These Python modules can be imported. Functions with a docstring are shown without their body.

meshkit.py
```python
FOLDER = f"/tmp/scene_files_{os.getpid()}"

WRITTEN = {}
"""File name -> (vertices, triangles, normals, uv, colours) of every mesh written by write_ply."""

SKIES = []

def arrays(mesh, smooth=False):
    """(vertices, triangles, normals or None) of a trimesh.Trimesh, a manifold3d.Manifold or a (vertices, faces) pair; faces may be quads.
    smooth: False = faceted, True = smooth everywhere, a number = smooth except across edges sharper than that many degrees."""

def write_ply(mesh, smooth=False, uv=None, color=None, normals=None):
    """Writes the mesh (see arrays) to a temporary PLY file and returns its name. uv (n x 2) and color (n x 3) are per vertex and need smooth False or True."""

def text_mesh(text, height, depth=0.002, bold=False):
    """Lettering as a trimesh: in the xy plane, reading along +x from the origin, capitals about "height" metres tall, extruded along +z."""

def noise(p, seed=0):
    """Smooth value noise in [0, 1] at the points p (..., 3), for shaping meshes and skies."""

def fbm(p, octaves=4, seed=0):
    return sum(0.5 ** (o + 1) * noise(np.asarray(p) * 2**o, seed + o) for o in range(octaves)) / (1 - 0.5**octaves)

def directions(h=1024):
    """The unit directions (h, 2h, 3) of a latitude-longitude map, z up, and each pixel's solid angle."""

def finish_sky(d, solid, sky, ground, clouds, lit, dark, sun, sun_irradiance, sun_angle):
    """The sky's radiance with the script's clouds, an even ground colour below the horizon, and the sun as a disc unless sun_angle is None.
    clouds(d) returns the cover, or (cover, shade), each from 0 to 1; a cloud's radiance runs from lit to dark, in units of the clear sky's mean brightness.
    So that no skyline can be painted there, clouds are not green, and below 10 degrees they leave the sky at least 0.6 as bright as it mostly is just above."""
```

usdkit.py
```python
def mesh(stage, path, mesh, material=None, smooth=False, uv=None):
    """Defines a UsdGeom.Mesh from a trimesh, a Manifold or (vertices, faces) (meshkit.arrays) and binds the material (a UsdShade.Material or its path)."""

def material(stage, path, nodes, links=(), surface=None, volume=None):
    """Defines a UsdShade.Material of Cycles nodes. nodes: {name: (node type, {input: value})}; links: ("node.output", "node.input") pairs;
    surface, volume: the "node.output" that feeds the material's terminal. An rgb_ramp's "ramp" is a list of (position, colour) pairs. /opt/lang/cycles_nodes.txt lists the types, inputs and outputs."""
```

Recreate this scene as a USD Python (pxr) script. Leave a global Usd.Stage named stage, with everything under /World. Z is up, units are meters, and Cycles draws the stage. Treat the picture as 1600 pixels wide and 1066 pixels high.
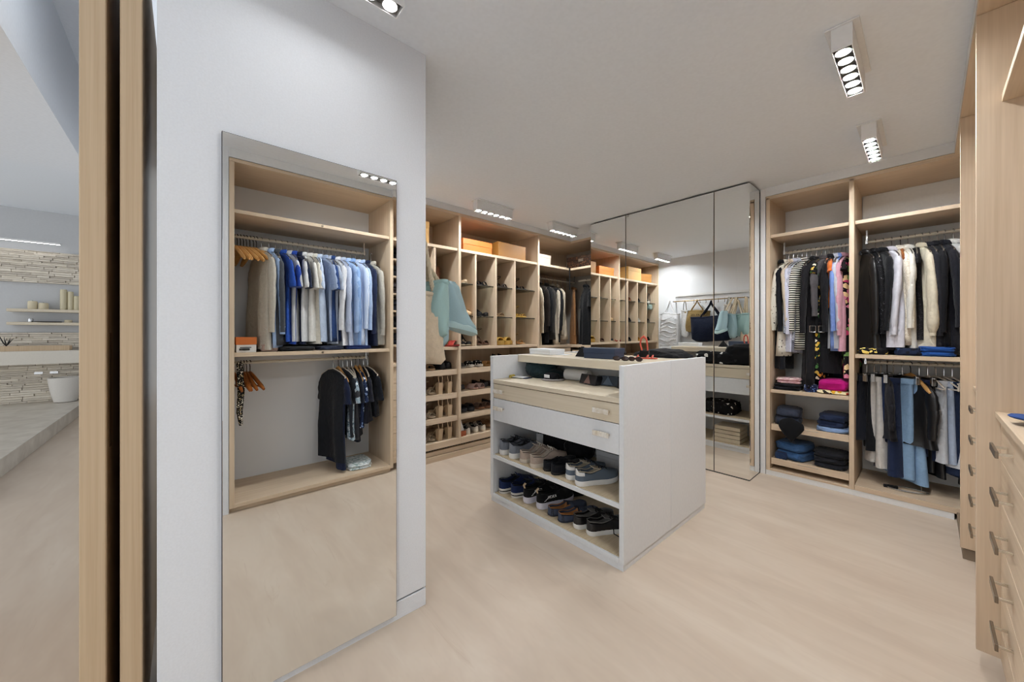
import math, random
import numpy as np, trimesh, usdkit, meshkit
from pxr import Usd, UsdGeom, UsdLux, Gf, Sdf, Vt
from scipy.interpolate import PchipInterpolator as Pch

stage = Usd.Stage.CreateInMemory()
UsdGeom.SetStageUpAxis(stage, 'Z'); UsdGeom.SetStageMetersPerUnit(stage, 1.0)
UsdGeom.Xform.Define(stage, '/World'); UsdGeom.Scope.Define(stage, '/World/Looks')
PI = math.pi
rng = random.Random(7)

# ------------------------------------------------------------------ camera, sky, exposure
TH = math.radians(48.43); F_PX = 575.0; HOR = 519.75; CAM_H = 1.3
cam = UsdGeom.Camera.Define(stage, '/World/camera')
cam.CreateHorizontalApertureAttr(36.0); cam.CreateVerticalApertureAttr(36.0 * 1066 / 1600)
cam.CreateFocalLengthAttr(36.0 * F_PX / 1600)
cam.CreateVerticalApertureOffsetAttr(-(533 - HOR) / 1600 * 36.0)
cam.CreateClippingRangeAttr(Gf.Vec2f(0.02, 100))
_s, _c = math.sin(TH), math.cos(TH)
cam.AddTransformOp().Set(Gf.Matrix4d(_c, _s, 0, 0, 0, 0, 1, 0, _s, -_c, 0, 0, 0, 0, CAM_H, 1))
cam.CreateExposureAttr(0.55)
dome = UsdLux.DomeLight.Define(stage, '/World/sky')
dome.CreateColorAttr(Gf.Vec3f(0.93, 0.97, 1.0)); dome.CreateIntensityAttr(0.36)
LAMP = 262.0      # radiance of each small spot in the ceiling fixtures

# ------------------------------------------------------------------ materials
def lin(c):
    if isinstance(c, str): c = [int(c[i:i + 2], 16) for i in (0, 2, 4)]
    return [((x / 255) / 12.92 if x / 255 <= 0.04045 else ((x / 255 + 0.055) / 1.055) ** 2.4) for x in c]
_mats = {}
def mat(key, nodes, links, surface='p.BSDF'):
    if key not in _mats:
        _mats[key] = usdkit.material(stage, '/World/Looks/' + key, nodes, links, surface=surface)
    return _mats[key]
def plain(key, c, rough=0.5, metal=0.0, bump=0.0, scale=60, **kw):
    n = {'p': ('principled_bsdf', dict(base_color=lin(c), roughness=rough, metallic=metal, **kw)),
         'g': ('geometry', {}), 'n': ('noise_texture', dict(scale=scale, detail=3.0)),
         'm': ('mix_color', dict(blend_type='multiply', fac=0.10, a=lin(c)))}
    l = [('g.position', 'n.vector'), ('n.fac', 'm.b'), ('m.result', 'p.base_color')] if bump >= 0 and metal < .5 else []
    if bump > 0:
        n['b'] = ('bump', dict(strength=bump, distance=0.004)); l += [('n.fac', 'b.height'), ('b.normal', 'p.normal')]
    return mat(key, n, l)
def streak(key, c1, c2, scale, rough=0.45, bump=0.05, pos=True, spec=0.4, rot=(0, 0, 0)):
    n = {'g': ('geometry', {}), 'v': ('mapping', dict(scale=scale, rotation=rot)), 'n': ('noise_texture', dict(scale=1.0, detail=5.0, roughness=0.6)),
         'r': ('rgb_ramp', dict(ramp=[(0.3, lin(c1)), (0.7, lin(c2))])), 'p': ('principled_bsdf', dict(roughness=rough, specular_ior_level=spec)),
         'b': ('bump', dict(strength=bump, distance=0.002))}
    return mat(key, n, [('g.position', 'v.vector'), ('v.vector', 'n.vector'), ('n.fac', 'r.fac'), ('r.color', 'p.base_color'), ('n.fac', 'b.height'), ('b.normal', 'p.normal')])
def fabric(c, rough=0.85):
    key = 'fabric_' + c
    n = {'g': ('geometry', {}), 'n': ('noise_texture', dict(scale=45, detail=4.0)), 'w': ('noise_texture', dict(scale=16, detail=3.0, distortion=1.0)),
         'm': ('mix_color', dict(blend_type='multiply', fac=0.25, a=lin(c))), 'p': ('principled_bsdf', dict(roughness=rough, specular_ior_level=0.2, sheen_weight=0.08)),
         'b': ('bump', dict(strength=0.12, distance=0.002)), 'b2': ('bump', dict(strength=0.4, distance=0.02))}
    return mat(key, n, [('w.fac', 'b2.height'), ('b2.normal', 'b.normal'), ('g.position', 'n.vector'), ('g.position', 'w.vector'), ('n.fac', 'm.b'), ('m.result', 'p.base_color'), ('n.fac', 'b.height'), ('b.normal', 'p.normal')])
def striped(c1, c2, scale, direction='z', distortion=0.6):
    key = f'striped_{c1}_{c2}_{int(scale)}{direction}'
    n = {'t': ('texture_coordinate', {}), 'w': ('wave_texture', dict(scale=scale, distortion=distortion, bands_direction=direction)),
         'r': ('rgb_ramp', dict(ramp=[(0.0, lin(c1)), (0.48, lin(c1)), (0.52, lin(c2)), (1.0, lin(c2))])), 'p': ('principled_bsdf', dict(roughness=0.85, specular_ior_level=0.2))}
    return mat(key, n, [('t.object', 'w.vector'), ('w.fac', 'r.fac'), ('r.color', 'p.base_color')])
def printed(base, cols, scale, cover=0.5):
    key = 'printed_' + base + '_' + '_'.join(cols) + str(int(scale))
    ramp = [(i / len(cols), lin(c)) for i, c in enumerate(cols)]
    n = {'t': ('texture_coordinate', {}), 'd': ('noise_texture', dict(scale=scale * .8, detail=2.0)), 'a': ('mix_color', dict(blend_type='linear_light', fac=0.03)),
         'v': ('voronoi_texture', dict(scale=scale)), 's': ('separate_color', {}), 'r': ('rgb_ramp', dict(ramp=ramp, interpolate=False)),
         'k': ('math', dict(math_type='less_than', value2=cover)), 'm': ('mix_color', dict(blend_type='mix', a=lin(base))), 'p': ('principled_bsdf', dict(roughness=0.8, specular_ior_level=0.2))}
    return mat(key, n, [('t.object', 'd.vector'), ('t.object', 'a.a'), ('d.color', 'a.b'), ('a.result', 'v.vector'), ('v.color', 's.color'), ('s.r', 'r.fac'), ('v.distance', 'k.value1'),
                        ('k.value', 'm.fac'), ('r.color', 'm.b'), ('m.result', 'p.base_color')])

M_WALL = plain('white_wall_paint', 'e8eaee', 0.75, bump=0.004, scale=160)
M_CEIL = plain('ceiling_paint', 'eff4fb', 0.9)
M_LACQ = plain('white_lacquer', 'e2e4e7', 0.45)
M_TRIM = plain('white_trim_lacquer', 'e8e8e8', 0.5)
M_WOODV = streak('bleached_oak_upright', 'd8c3aa', 'c9b297', (60, 60, 1.6))
M_WOODX = streak('bleached_oak_along_x', 'd8c3aa', 'c9b297', (1.6, 60, 60))
M_WOODY = streak('bleached_oak_along_y', 'd8c3aa', 'c9b297', (60, 1.6, 60))
M_DOOR = streak('oak_door', 'c8b091', 'b99f80', (90, 90, 1.3), bump=0.15)
M_CREAM = streak('cream_veneer', 'd9cdb8', 'd0c3ac', (2, 90, 90), rough=0.4)
M_FLOOR = mat('stone_floor', {
    'g': ('geometry', {}), 'v': ('mapping', dict(scale=(1.1, 4.5, 1), rotation=(0, 0, 0.9))), 'n': ('noise_texture', dict(scale=1.3, detail=7.0, roughness=0.62, distortion=0.5)),
    'v2': ('mapping', dict(scale=(0.7, 9, 1), rotation=(0, 0, 1.15))), 'n2': ('noise_texture', dict(scale=2.2, detail=6.0, roughness=0.7, distortion=1.2)),
    'r': ('rgb_ramp', dict(ramp=[(0.3, lin('c5b3a1')), (0.5, lin('cdbcaa')), (0.7, lin('d4c5b4'))])),
    'r2': ('rgb_ramp', dict(ramp=[(0.60, (0, 0, 0)), (0.72, (1, 1, 1))])), 'm': ('mix_color', dict(blend_type='mix', b=lin('c0ab97'))), 'f': ('math', dict(math_type='multiply', value2=0.5)),
    'p': ('principled_bsdf', dict(roughness=0.38, specular_ior_level=0.35))},
    [('g.position', 'v.vector'), ('v.vector', 'n.vector'), ('g.position', 'v2.vector'), ('v2.vector', 'n2.vector'), ('n.fac', 'r.fac'), ('n2.fac', 'r2.fac'), ('r2.color', 'f.value1'), ('f.value', 'm.fac'), ('r.color', 'm.a'), ('m.result', 'p.base_color')])
M_MIRROR = mat('mirror_silver', {'p': ('glossy_bsdf', dict(color=(0.90, 0.915, 0.905), roughness=0.0))}, [], 'p.BSDF')
M_GAP = plain('dark_gap', '2a2826', 0.7)
M_STEEL = plain('brushed_steel', 'c9cacb', 0.25, metal=1.0)
M_CHAMP = plain('champagne_metal', 'd8cfc0', 0.3, metal=1.0)
M_BRONZE = plain('dark_bronze_metal', '8f8375', 0.35, metal=1.0)
M_ROD = plain('ivory_hanging_rail', 'd9d0bf', 0.35)
M_PEARL = streak('pearl_handle', 'efece6', 'cdbfa9', (30, 30, 30), rough=0.15, bump=0)
M_SPOT = mat('lit_spot_lens', {'e': ('emission', dict(color=(0.95, 0.98, 1.0), strength=LAMP))}, [], 'e.emission')
M_SPOT_DIM = mat('lit_spot_lens_wall_washer', {'e': ('emission', dict(color=(0.95, 0.98, 1.0), strength=LAMP * .095))}, [], 'e.emission')
M_SPOT_R = mat('lit_spot_lens_right_row', {'e': ('emission', dict(color=(0.95, 0.98, 1.0), strength=LAMP * 1.15))}, [], 'e.emission')
M_STRIP = mat('lit_linear_strip', {'e': ('emission', dict(color=(1.0, 0.97, 0.93), strength=4.0))}, [], 'e.emission')
M_FIX = plain('white_lamp_housing', 'ececec', 0.4)
M_REFL = plain('lamp_reflector', '7d7a76', 0.5)
M_GLASS = mat('glass_shelf', {'f': ('fresnel', dict(IOR=1.45)), 't': ('transparent_bsdf', dict(color=(0.85, 0.9, 0.87))), 'g': ('glossy_bsdf', dict(roughness=0.02, color=(0.9, 0.9, 0.9))), 'm': ('mix_closure', {})},
              [('f.fac', 'm.fac'), ('t.BSDF', 'm.closure1'), ('g.BSDF', 'm.closure2')], 'm.closure')
M_GEDGE = plain('glass_edge_dark', '3d3830', 0.2)
M_HWOOD = streak('hanger_beech', 'd6a76b', 'c08d50', (20, 20, 8), rough=0.4)
M_HDARK = streak('hanger_cherry', 'a8642b', '8b4c1e', (20, 20, 8), rough=0.4)
M_HVELV = fabric('e6ddd0')
M_ROPE = plain('cotton_rope', 'd8c9ae', 0.9, bump=0.3, scale=300)
M_STONE = [streak(f'ledger_stone_{i}', a, b, (14, 14, 40), rough=0.85, bump=0.5) for i, (a, b) in enumerate((('e6ddcd', 'd6ccbc'), ('dcd3c5', 'cbc1b2'), ('ebe3d5', 'ddd3c4'), ('d3cabd', 'c2b8ab')))]
M_PLAT = streak('pale_marble', 'cfc8bc', 'b3aa9d', (5, 5, 5), rough=0.35, bump=0)

# ------------------------------------------------------------------ mesh helpers
_CT = None
def _chamfer_faces():
    global _CT
    if _CT is None:
        p = _cverts(0, 1, 0, 1, 0, 1, 0.1); h = trimesh.convex.convex_hull(p)
        _, ix = trimesh.proximity.cKDTree(p).query(h.vertices) if hasattr(trimesh.proximity, 'cKDTree') else (0, np.array([np.argmin(((p - v) ** 2).sum(1)) for v in h.vertices]))
        _CT = ix[h.faces]
    return _CT
def _cverts(x0, x1, y0, y1, z0, z1, c):
    r = []
    for sx in (0, 1):
        for sy in (0, 1):
            for sz in (0, 1):
                b = np.array([(x0, x1)[sx], (y0, y1)[sy], (z0, z1)[sz]], float); d = np.array([(c, -c)[sx], (c, -c)[sy], (c, -c)[sz]])
                for k in range(3):
                    o = d.copy(); o[k] = 0; r.append(b + o)
    return np.array(r)
class MB:
    def __init__(s): s.v = []; s.f = []; s.n = 0
    def add(s, v, f):
        v = np.asarray(v, float); f = np.asarray(f, int)
        if f.shape[1] == 4: f = np.vstack([f[:, [0, 1, 2]], f[:, [0, 2, 3]]])
        s.v.append(v); s.f.append(f + s.n); s.n += len(v); return s
    def mesh(s, m): return s.add(m.vertices, m.faces)
    def box(s, x0, x1, y0, y1, z0, z1, c=0.0012):
        x0, x1 = sorted((x0, x1)); y0, y1 = sorted((y0, y1)); z0, z1 = sorted((z0, z1))
        c = min(c, .3 * min(x1 - x0, y1 - y0, z1 - z0))
        return s.add(_cverts(x0, x1, y0, y1, z0, z1, c), _chamfer_faces())
    def loft(s, rings, cap=True, closed=True):
        R = np.asarray(rings, float); k, m = R.shape[:2]; f = []
        mm = m if closed else m - 1
        i = np.arange(k - 1)[:, None] * m; j = np.arange(mm)[None]; j2 = (j + 1) % m
        q = np.stack([i + j, i + j2, i + m + j2, i + m + j], -1).reshape(-1, 4)
        v = R.reshape(-1, 3)
        tri = np.vstack([q[:, [0, 1, 2]], q[:, [0, 2, 3]]])
        if cap and closed:
            v = np.vstack([v, R[0].mean(0), R[-1].mean(0)]); a = np.arange(m); b = (a + 1) % m
            tri = np.vstack([tri, np.stack([b, a, np.full(m, k * m)], 1), np.stack([a + (k - 1) * m, b + (k - 1) * m, np.full(m, k * m + 1)], 1)])
        return s.add(v, tri)
    def tube(s, path, r, n=7, closed=False, flat=1.0, up=None):
        P = np.asarray(path, float); k = len(P); rr = np.broadcast_to(r, k)
        T = np.gradient(P, axis=0)
        if closed: T = np.roll(P, -1, 0) - np.roll(P, 1, 0)
        T /= np.maximum(np.linalg.norm(T, axis=1, keepdims=True), 1e-9)
        u = np.array(up if up is not None else ([0, 0, 1] if abs(T[0][2]) < .9 else [1, 0, 0]), float); rings = []
        for i in range(k):
            if up is not None: u = np.array(up, float)
            u = u - T[i] * (u @ T[i]); u /= max(np.linalg.norm(u), 1e-9); w = np.cross(T[i], u)
            a = np.arange(n) * 2 * PI / n
            rings.append(P[i] + rr[i] * (np.cos(a)[:, None] * u * flat + np.sin(a)[:, None] * w))
        if closed: rings.append(rings[0])
        return s.loft(rings, cap=not closed)
    def lathe(s, prof, n=24, c=(0, 0, 0)):
        a = np.arange(n) * 2 * PI / n
        return s.loft([[(c[0] + r * math.cos(t), c[1] + r * math.sin(t), c[2] + z) for t in a] for r, z in prof])
    def hullbox(s, pts): return s.mesh(trimesh.convex.convex_hull(np.array(pts, float)))
    def xf(s, f):
        s.v = [f(v) for v in s.v]; return s
    def rz(s, a, t=(0, 0, 0)):
        ca, sa = math.cos(a), math.sin(a)
        return s.xf(lambda v: np.stack([v[:, 0] * ca - v[:, 1] * sa + t[0], v[:, 0] * sa + v[:, 1] * ca + t[1], v[:, 2] + t[2]], 1))
    def get(s): return np.vstack(s.v), np.vstack(s.f)

_used = {}
def numbered(parent, name):
    k = (parent, name); i = _used.get(k, -1) + 1; _used[k] = i
    return f'{parent}/{name}' + (f'_{i:03d}' if i else '')
def path_of(p): return '/World' if p is None else str(p.GetPath())
def obj(name, mb, m, parent=None, smooth=False, label=None):
    v, f = mb.get() if isinstance(mb, MB) else (mb.vertices, mb.faces)
    if smooth is not False:
        tm = trimesh.Trimesh(v, f, process=True); tm.fix_normals() if len(f) < 1 else None; v, f = tm.vertices, tm.faces
    p = usdkit.mesh(stage, numbered(path_of(parent), name), (v, f), m, smooth=smooth).GetPrim()
    if label: p.SetCustomDataByKey('label', label)
    return p
LABELS = {}
def tag(o, label, cat, group=None):
    o.SetCustomDataByKey('label', label); o.SetCustomDataByKey('category', cat)
    if group: o.SetCustomDataByKey('group', group)
    LABELS.setdefault(label, []).append((str(o.GetPath()), group))
    return o
def thing(name, label, cat, loc=(0, 0, 0), rz=0.0, group=None, scale=None):
    x = UsdGeom.Xform.Define(stage, numbered('/World', name)); x.AddTranslateOp().Set(Gf.Vec3d(*map(float, loc))); x.AddRotateZOp().Set(math.degrees(rz))
    if scale: x.AddScaleOp().Set(Gf.Vec3f(*scale))
    return tag(x.GetPrim(), label, cat, group)
def dup(src, label, loc, rz=0.0, group=None, scale=None):
    base = src.GetName(); base = base[:-4] if base[-4:-3] == '_' and base[-3:].isdigit() else base
    r = thing(base, label, src.GetCustomDataByKey('category'), loc, rz, group, scale)
    r.GetReferences().AddInternalReference(src.GetPath()); r.SetInstanceable(True)
    return r
def struct(name, mb, m, parent=None, smooth=False):
    p = obj(name, mb, m, parent, smooth)
    if parent is None: p.SetCustomDataByKey('kind', 'structure')
    return p
def sgroup(name):
    p = UsdGeom.Xform.Define(stage, numbered('/World', name)).GetPrim(); p.SetCustomDataByKey('kind', 'structure'); return p
def B(*a, **k): return MB().box(*a, **k)

# ------------------------------------------------------------------ room shell
XW = -1.589; CZ = 2.625; XL = -3.27; YF = 3.985; XR = 0.127
struct('floor', B(-10.6, 1.2, -5.2, 5.0, -0.1, 0), M_FLOOR)
struct('ceiling', B(-4.2, 1.0, -0.067, 4.9, CZ, CZ + .1), M_CEIL)
wn = sgroup('wall_left')                      # the white wall that carries the tall mirror, with its shadow gap and flush base
obj('wall_panel', B(XW - .4, XW, -0.067, .859, .088, CZ), M_WALL, wn)
obj('shadow_gap', B(XW - .4, XW - .008, -0.06, .852, .080, .088), M_GAP, wn)
obj('flush_base', B(XW - .4, XW, -0.067, .859, 0, .080), M_WALL, wn)
struct('wall_bag_side', B(-4.2, XW - .4, .6, .859, 0, CZ), M_WALL)
struct('wall_far', B(-4.2, 1.0, 4.55, 4.75, 0, CZ), M_WALL)
struct('wall_shelf_side', B(-4.05, -3.85, .859, 4.6, 0, CZ), M_WALL)
struct('wall_right', B(.70, .9, .2, 4.6, 0, CZ), M_WALL)
struct('wall_entry', B(.165, .9, -.35, .231, 0, CZ), M_WALL)
struct('trim_1', B(XL - .58, XL, .859, YF, 2.56, CZ), M_TRIM)            # fillers between wardrobe tops and ceiling
struct('trim_2', B(XL - .58, -2.712, YF, 4.56, 2.56, CZ), M_TRIM)
struct('trim_3', B(-1.02, XR, YF, 4.56, 2.548, CZ), M_TRIM)
struct('trim_4', MB().box(XR, .70, 1.437, 4.5, 2.56, CZ).box(XR + .035, .70, .231, 1.4369, 2.56, CZ), M_TRIM)
struct('trim_5', B(-1.0215, -.984, YF - .002, 4.5, 0, CZ), M_TRIM)
struct('trim_6', B(-1.0262, -1.0225, YF + .004, 4.4, 0, CZ), M_TRIM)
# bathroom beyond the sliding doors
struct('ceiling_bathroom_soffit', B(-4.69, .6, -5.0, -.60, 2.63, 3.3), M_CEIL)
struct('ceiling_bathroom', B(-9.8, 1.0, -5.0, -.05, 3.3, 3.4), M_CEIL)
struct('wall_bathroom_side', B(-9.8, -2.9, -.24, -.10, 0, 3.3), M_WALL)
wb = sgroup('wall_bathroom')
obj('plaster', B(-9.9, -9.66, -5.0, -.24, 0, 3.3), plain('grey_bathroom_plaster', 'c9cacc', .8), wb)
r2 = random.Random(3)
for z0, z1 in ((.17, .80), (1.01, 1.30), (2.11, 2.63)):
    obj('stone_backing', B(-9.66, -9.625, -3.4, -.3, z0, z1), plain('stone_mortar', 'b0a99d', .9), wb)
    z = z0
    while z < z1 - .01:
        h = min(r2.choice((.026, .034, .042)), z1 - z); y = -2.75 - r2.random() * .2
        while y < -1.0:
            l = r2.uniform(.12, .38)
            obj('stone_strip', B(-9.63, -9.60 + r2.uniform(-.012, .012), y, y + l - .003, z + .001, z + h - .0015, c=.003), r2.choice(M_STONE), wb)
            y += l
        z += h
    obj('stone_strip_rest', MB().box(-9.63, -9.6, -3.4, -2.96, z0, z1), M_STONE[0], wb)
struct('floor_bathroom_platform', MB().box(-9.63, -4.7, -4.8, -1.235, 0, .17, c=.004), M_PLAT)
t = thing('bathroom_counter', 'long pale floating stone counter slab under the shelf niche in the bathroom', 'counter', (-9.6, -2.2, .8))
obj('slab', B(.02, .37, -1.2, 1.7, 0, .21, c=.004), plain('cream_stone_counter', 'd9d2c6', .4), t)
t = thing('wooden_tray', 'long brown wooden tray lying on the bathroom counter', 'tray', (-9.4, -1.78, 1.01))
obj('base_board', B(-.09, .09, -.36, .36, 0, .02), M_DOOR, t); obj('rim', MB().box(.08, .1, -.36, .36, 0, .08).box(-.1, -.08, -.36, .36, 0, .08), M_DOOR, t)
t = thing('black_plant', 'small dark twig ornament on left end of bathroom counter', 'ornament', (-9.42, -2.07, 1.09))
mb = MB()
for i in range(7):
    a = i * .9; mb.tube([(0, 0, 0), (.02 * math.cos(a), .03 * math.sin(a), .05), (.05 * math.cos(a), .07 * math.sin(a), .10 + .01 * i)], [.005, .006, .002])
obj('twigs', mb, plain('black_twig', '2a2a28', .6), t)
for z, nm in ((1.63, 'upper'), (1.42, 'lower')):
    o = obj('wall_shelf', B(-9.665, -9.42, -2.07, -.6, z, z + .045, c=.003), M_CREAM); tag(o, f'{nm} of the two pale floating shelves in the bathroom niche', 'shelf')
def jar(name, label, cat, y, z, r, h, m, lid=False):
    t = thing(name, label, cat, (-9.54, y, z))
    obj('body', MB().lathe([(r * .9, 0), (r, .01), (r, h - .015), (r * .85, h), (r * .6, h - .004)], 16), m, t, 40)
    if lid: obj('wick', MB().tube([(0, 0, h - .01), (0.002, 0, h + .012)], .003), M_GAP, t)
MC = plain('cream_candle', 'd9cdb0', .6)
jar('candle', 'squat cream candle at left on the upper niche shelf', 'candle', -1.84, 1.675, .052, .13, MC, True)
jar('candle', 'second squat cream candle, right beside the left one, upper niche shelf', 'candle', -1.73, 1.675, .055, .105, MC, True)
MJ = plain('amber_glass_jar', 'cfc4a4', .2)
jar('glass_vase', 'tall pale glass cylinder, left one of the pair on upper niche shelf', 'vase', -1.52, 1.675, .040, .34, MJ)
jar('glass_vase', 'tall pale glass cylinder just right of the first, same height', 'vase', -1.445, 1.675, .035, .31, MJ)
jar('glass_vase', 'shorter pale glass cylinder by the door edge on upper niche shelf', 'vase', -1.375, 1.675, .04, .24, MJ)
jar('cup', 'small grey metal cup on the left of lower niche shelf', 'cup', -1.86, 1.465, .03, .06, M_STEEL)
jar('bowl', 'small beige bowl on the right of lower niche shelf', 'bowl', -1.47, 1.465, .045, .045, MC)
t = thing('dark_tray', 'thin dark dish lying in middle of lower niche shelf', 'tray', (-9.54, -1.68, 1.465)); obj('plate', MB().lathe([(.02, 0), (.14, .006), (.15, .014), (.13, .008)], 20), M_GAP, t, 40)
t = thing('plant_pot', 'large empty off-white tapered pot standing on the bathroom platform', 'pot', (-9.35, -1.47, .17))
obj('body', MB().lathe([(.11, 0), (.125, .01), (.165, .2), (.185, .36), (.188, .40), (.175, .40), (.165, .34), (.10, .04)], 32), plain('matte_white_pot', 'dcd7d0', .6), t, 40)
for y in (-1.79, -1.63):
    o = obj('switch_plate', MB().box(-9.612, -9.585, y - .045, y + .045, .62, .66), M_STEEL); tag(o, ('left' if y < -1.7 else 'right') + ' of two small metal outlets on the stone above the platform', 'switch plate')
t = thing('linear_lamp', 'thin lit linear lamp along the top of bathroom stone wall', 'lamp', (-9.5, -2.6, 2.74)); obj('housing', B(-.02, .02, -.6, 1.05, 0.006, .03), M_FIX, t); obj('lit_strip', B(-.012, .012, -.6, 1.05, 0, .006), M_STRIP, t)

# sliding doors, leading edges towards us
for i, (y0, y1, lab) in enumerate(((-.2256, -.174, 'oak sliding door at far left, nearest the bathroom view'), (-.146, -.0992, 'oak sliding door in dark gap between the outer door and white wall'))):
    t = thing('sliding_door', lab, 'door', (XW, (y0 + y1) / 2, 0)); w = (y1 - y0) / 2
    obj('edge_lipping', B(-.012, 0, -w, w, .008, 2.61, c=.002), M_DOOR, t)
    obj('door_leaf', B(-1.25, -.0122, -w, w, .008, 2.61), M_DOOR, t)
    if i == 0: obj('flush_pull', B(-.09, -.06, w - .001, w + .0015, .95, 1.3), plain('dark_oak', '6b5138', .5), t)
    tr = [(-.012 - .03 * k, k) for k in range(1)]

# tall mirror on the white wall
t = thing('wall_mirror', 'tall frameless mirror with thin dark edge on the white wall', 'mirror', (XW, 0, 0))
obj('backing', B(.001, .014, .0908, .7074, .0321, 1.9804), plain('mirror_edge', '4a4744', .35, metal=.6), t)
obj('mirror_pane', B(.0142, .016, .093, .7052, .0345, 1.978, c=.0008), M_MIRROR, t)

# ------------------------------------------------------------------ ceiling spot fixtures
def fixture(x, y0, y1, label, proto=[None], lens=None):
    lens = lens or M_SPOT
    if proto[0] is None:
        L = y1 - y0; t = thing('ceiling_spot_fixture', label, 'ceiling light', (x, y0, CZ)); proto[0] = t
        obj('mounting_plate', B(-.057, .057, 0, L, -.008, -.0005), M_FIX, t)
        mb = MB().box(-.035, -.031, .008, L - .008, -.105, -.008, c=.0006).box(.031, .035, .008, L - .008, -.105, -.008, c=.0006).box(-.031, .031, .008, .012, -.105, -.008, c=.0006).box(-.031, .031, L - .012, L - .008, -.105, -.008, c=.0006)
        obj('housing', mb, M_FIX, t)
        obj('inner_plate', B(-.031, .031, .012, L - .012, -.085, -.080), M_REFL, t)
        n = 6
        for i in range(n):
            cy = .012 + (L - .024) * (i + .5) / n
            ring = obj('lamp_ring', MB().lathe([(.030, -.0855), (.030, -.102), (.027, -.102), (.0235, -.090), (.0235, -.0855)], 20, (0, cy, 0)), M_REFL, t, 40)
            obj('lamp_lens', MB().lathe([(.0005, -.098), (.0232, -.098), (.0232, -.0875), (.0005, -.0875)], 16, (0, cy, 0)), lens, t)
        return t
    return dup(proto[0], label, (x, y0, CZ))
RP = [None]
fixture(-.243, 2.10, 2.583, 'six-spot white ceiling fixture, the large one at upper right', RP, M_SPOT_R)
fixture(-.243, 3.21, 3.693, 'six-spot white ceiling fixture just before the far right wardrobe', RP)
fixture(-.243, .99, 1.473, 'six-spot white ceiling fixture seen only in the tall mirror', RP)
fixture(-2.985, 2.15, 2.633, 'six-spot white ceiling fixture above the orange box shelves')
fixture(-2.985, 3.25, 3.733, 'six-spot white ceiling fixture next to the corner wardrobe')
fixture(-2.985, 1.05, 1.533, 'six-spot white ceiling fixture hidden by the wall, reflected in mirrored doors')
fixture(-1.335, .14, .623, 'six-spot white ceiling fixture at top edge, washing the white wall', [None], M_SPOT_DIM)

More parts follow.
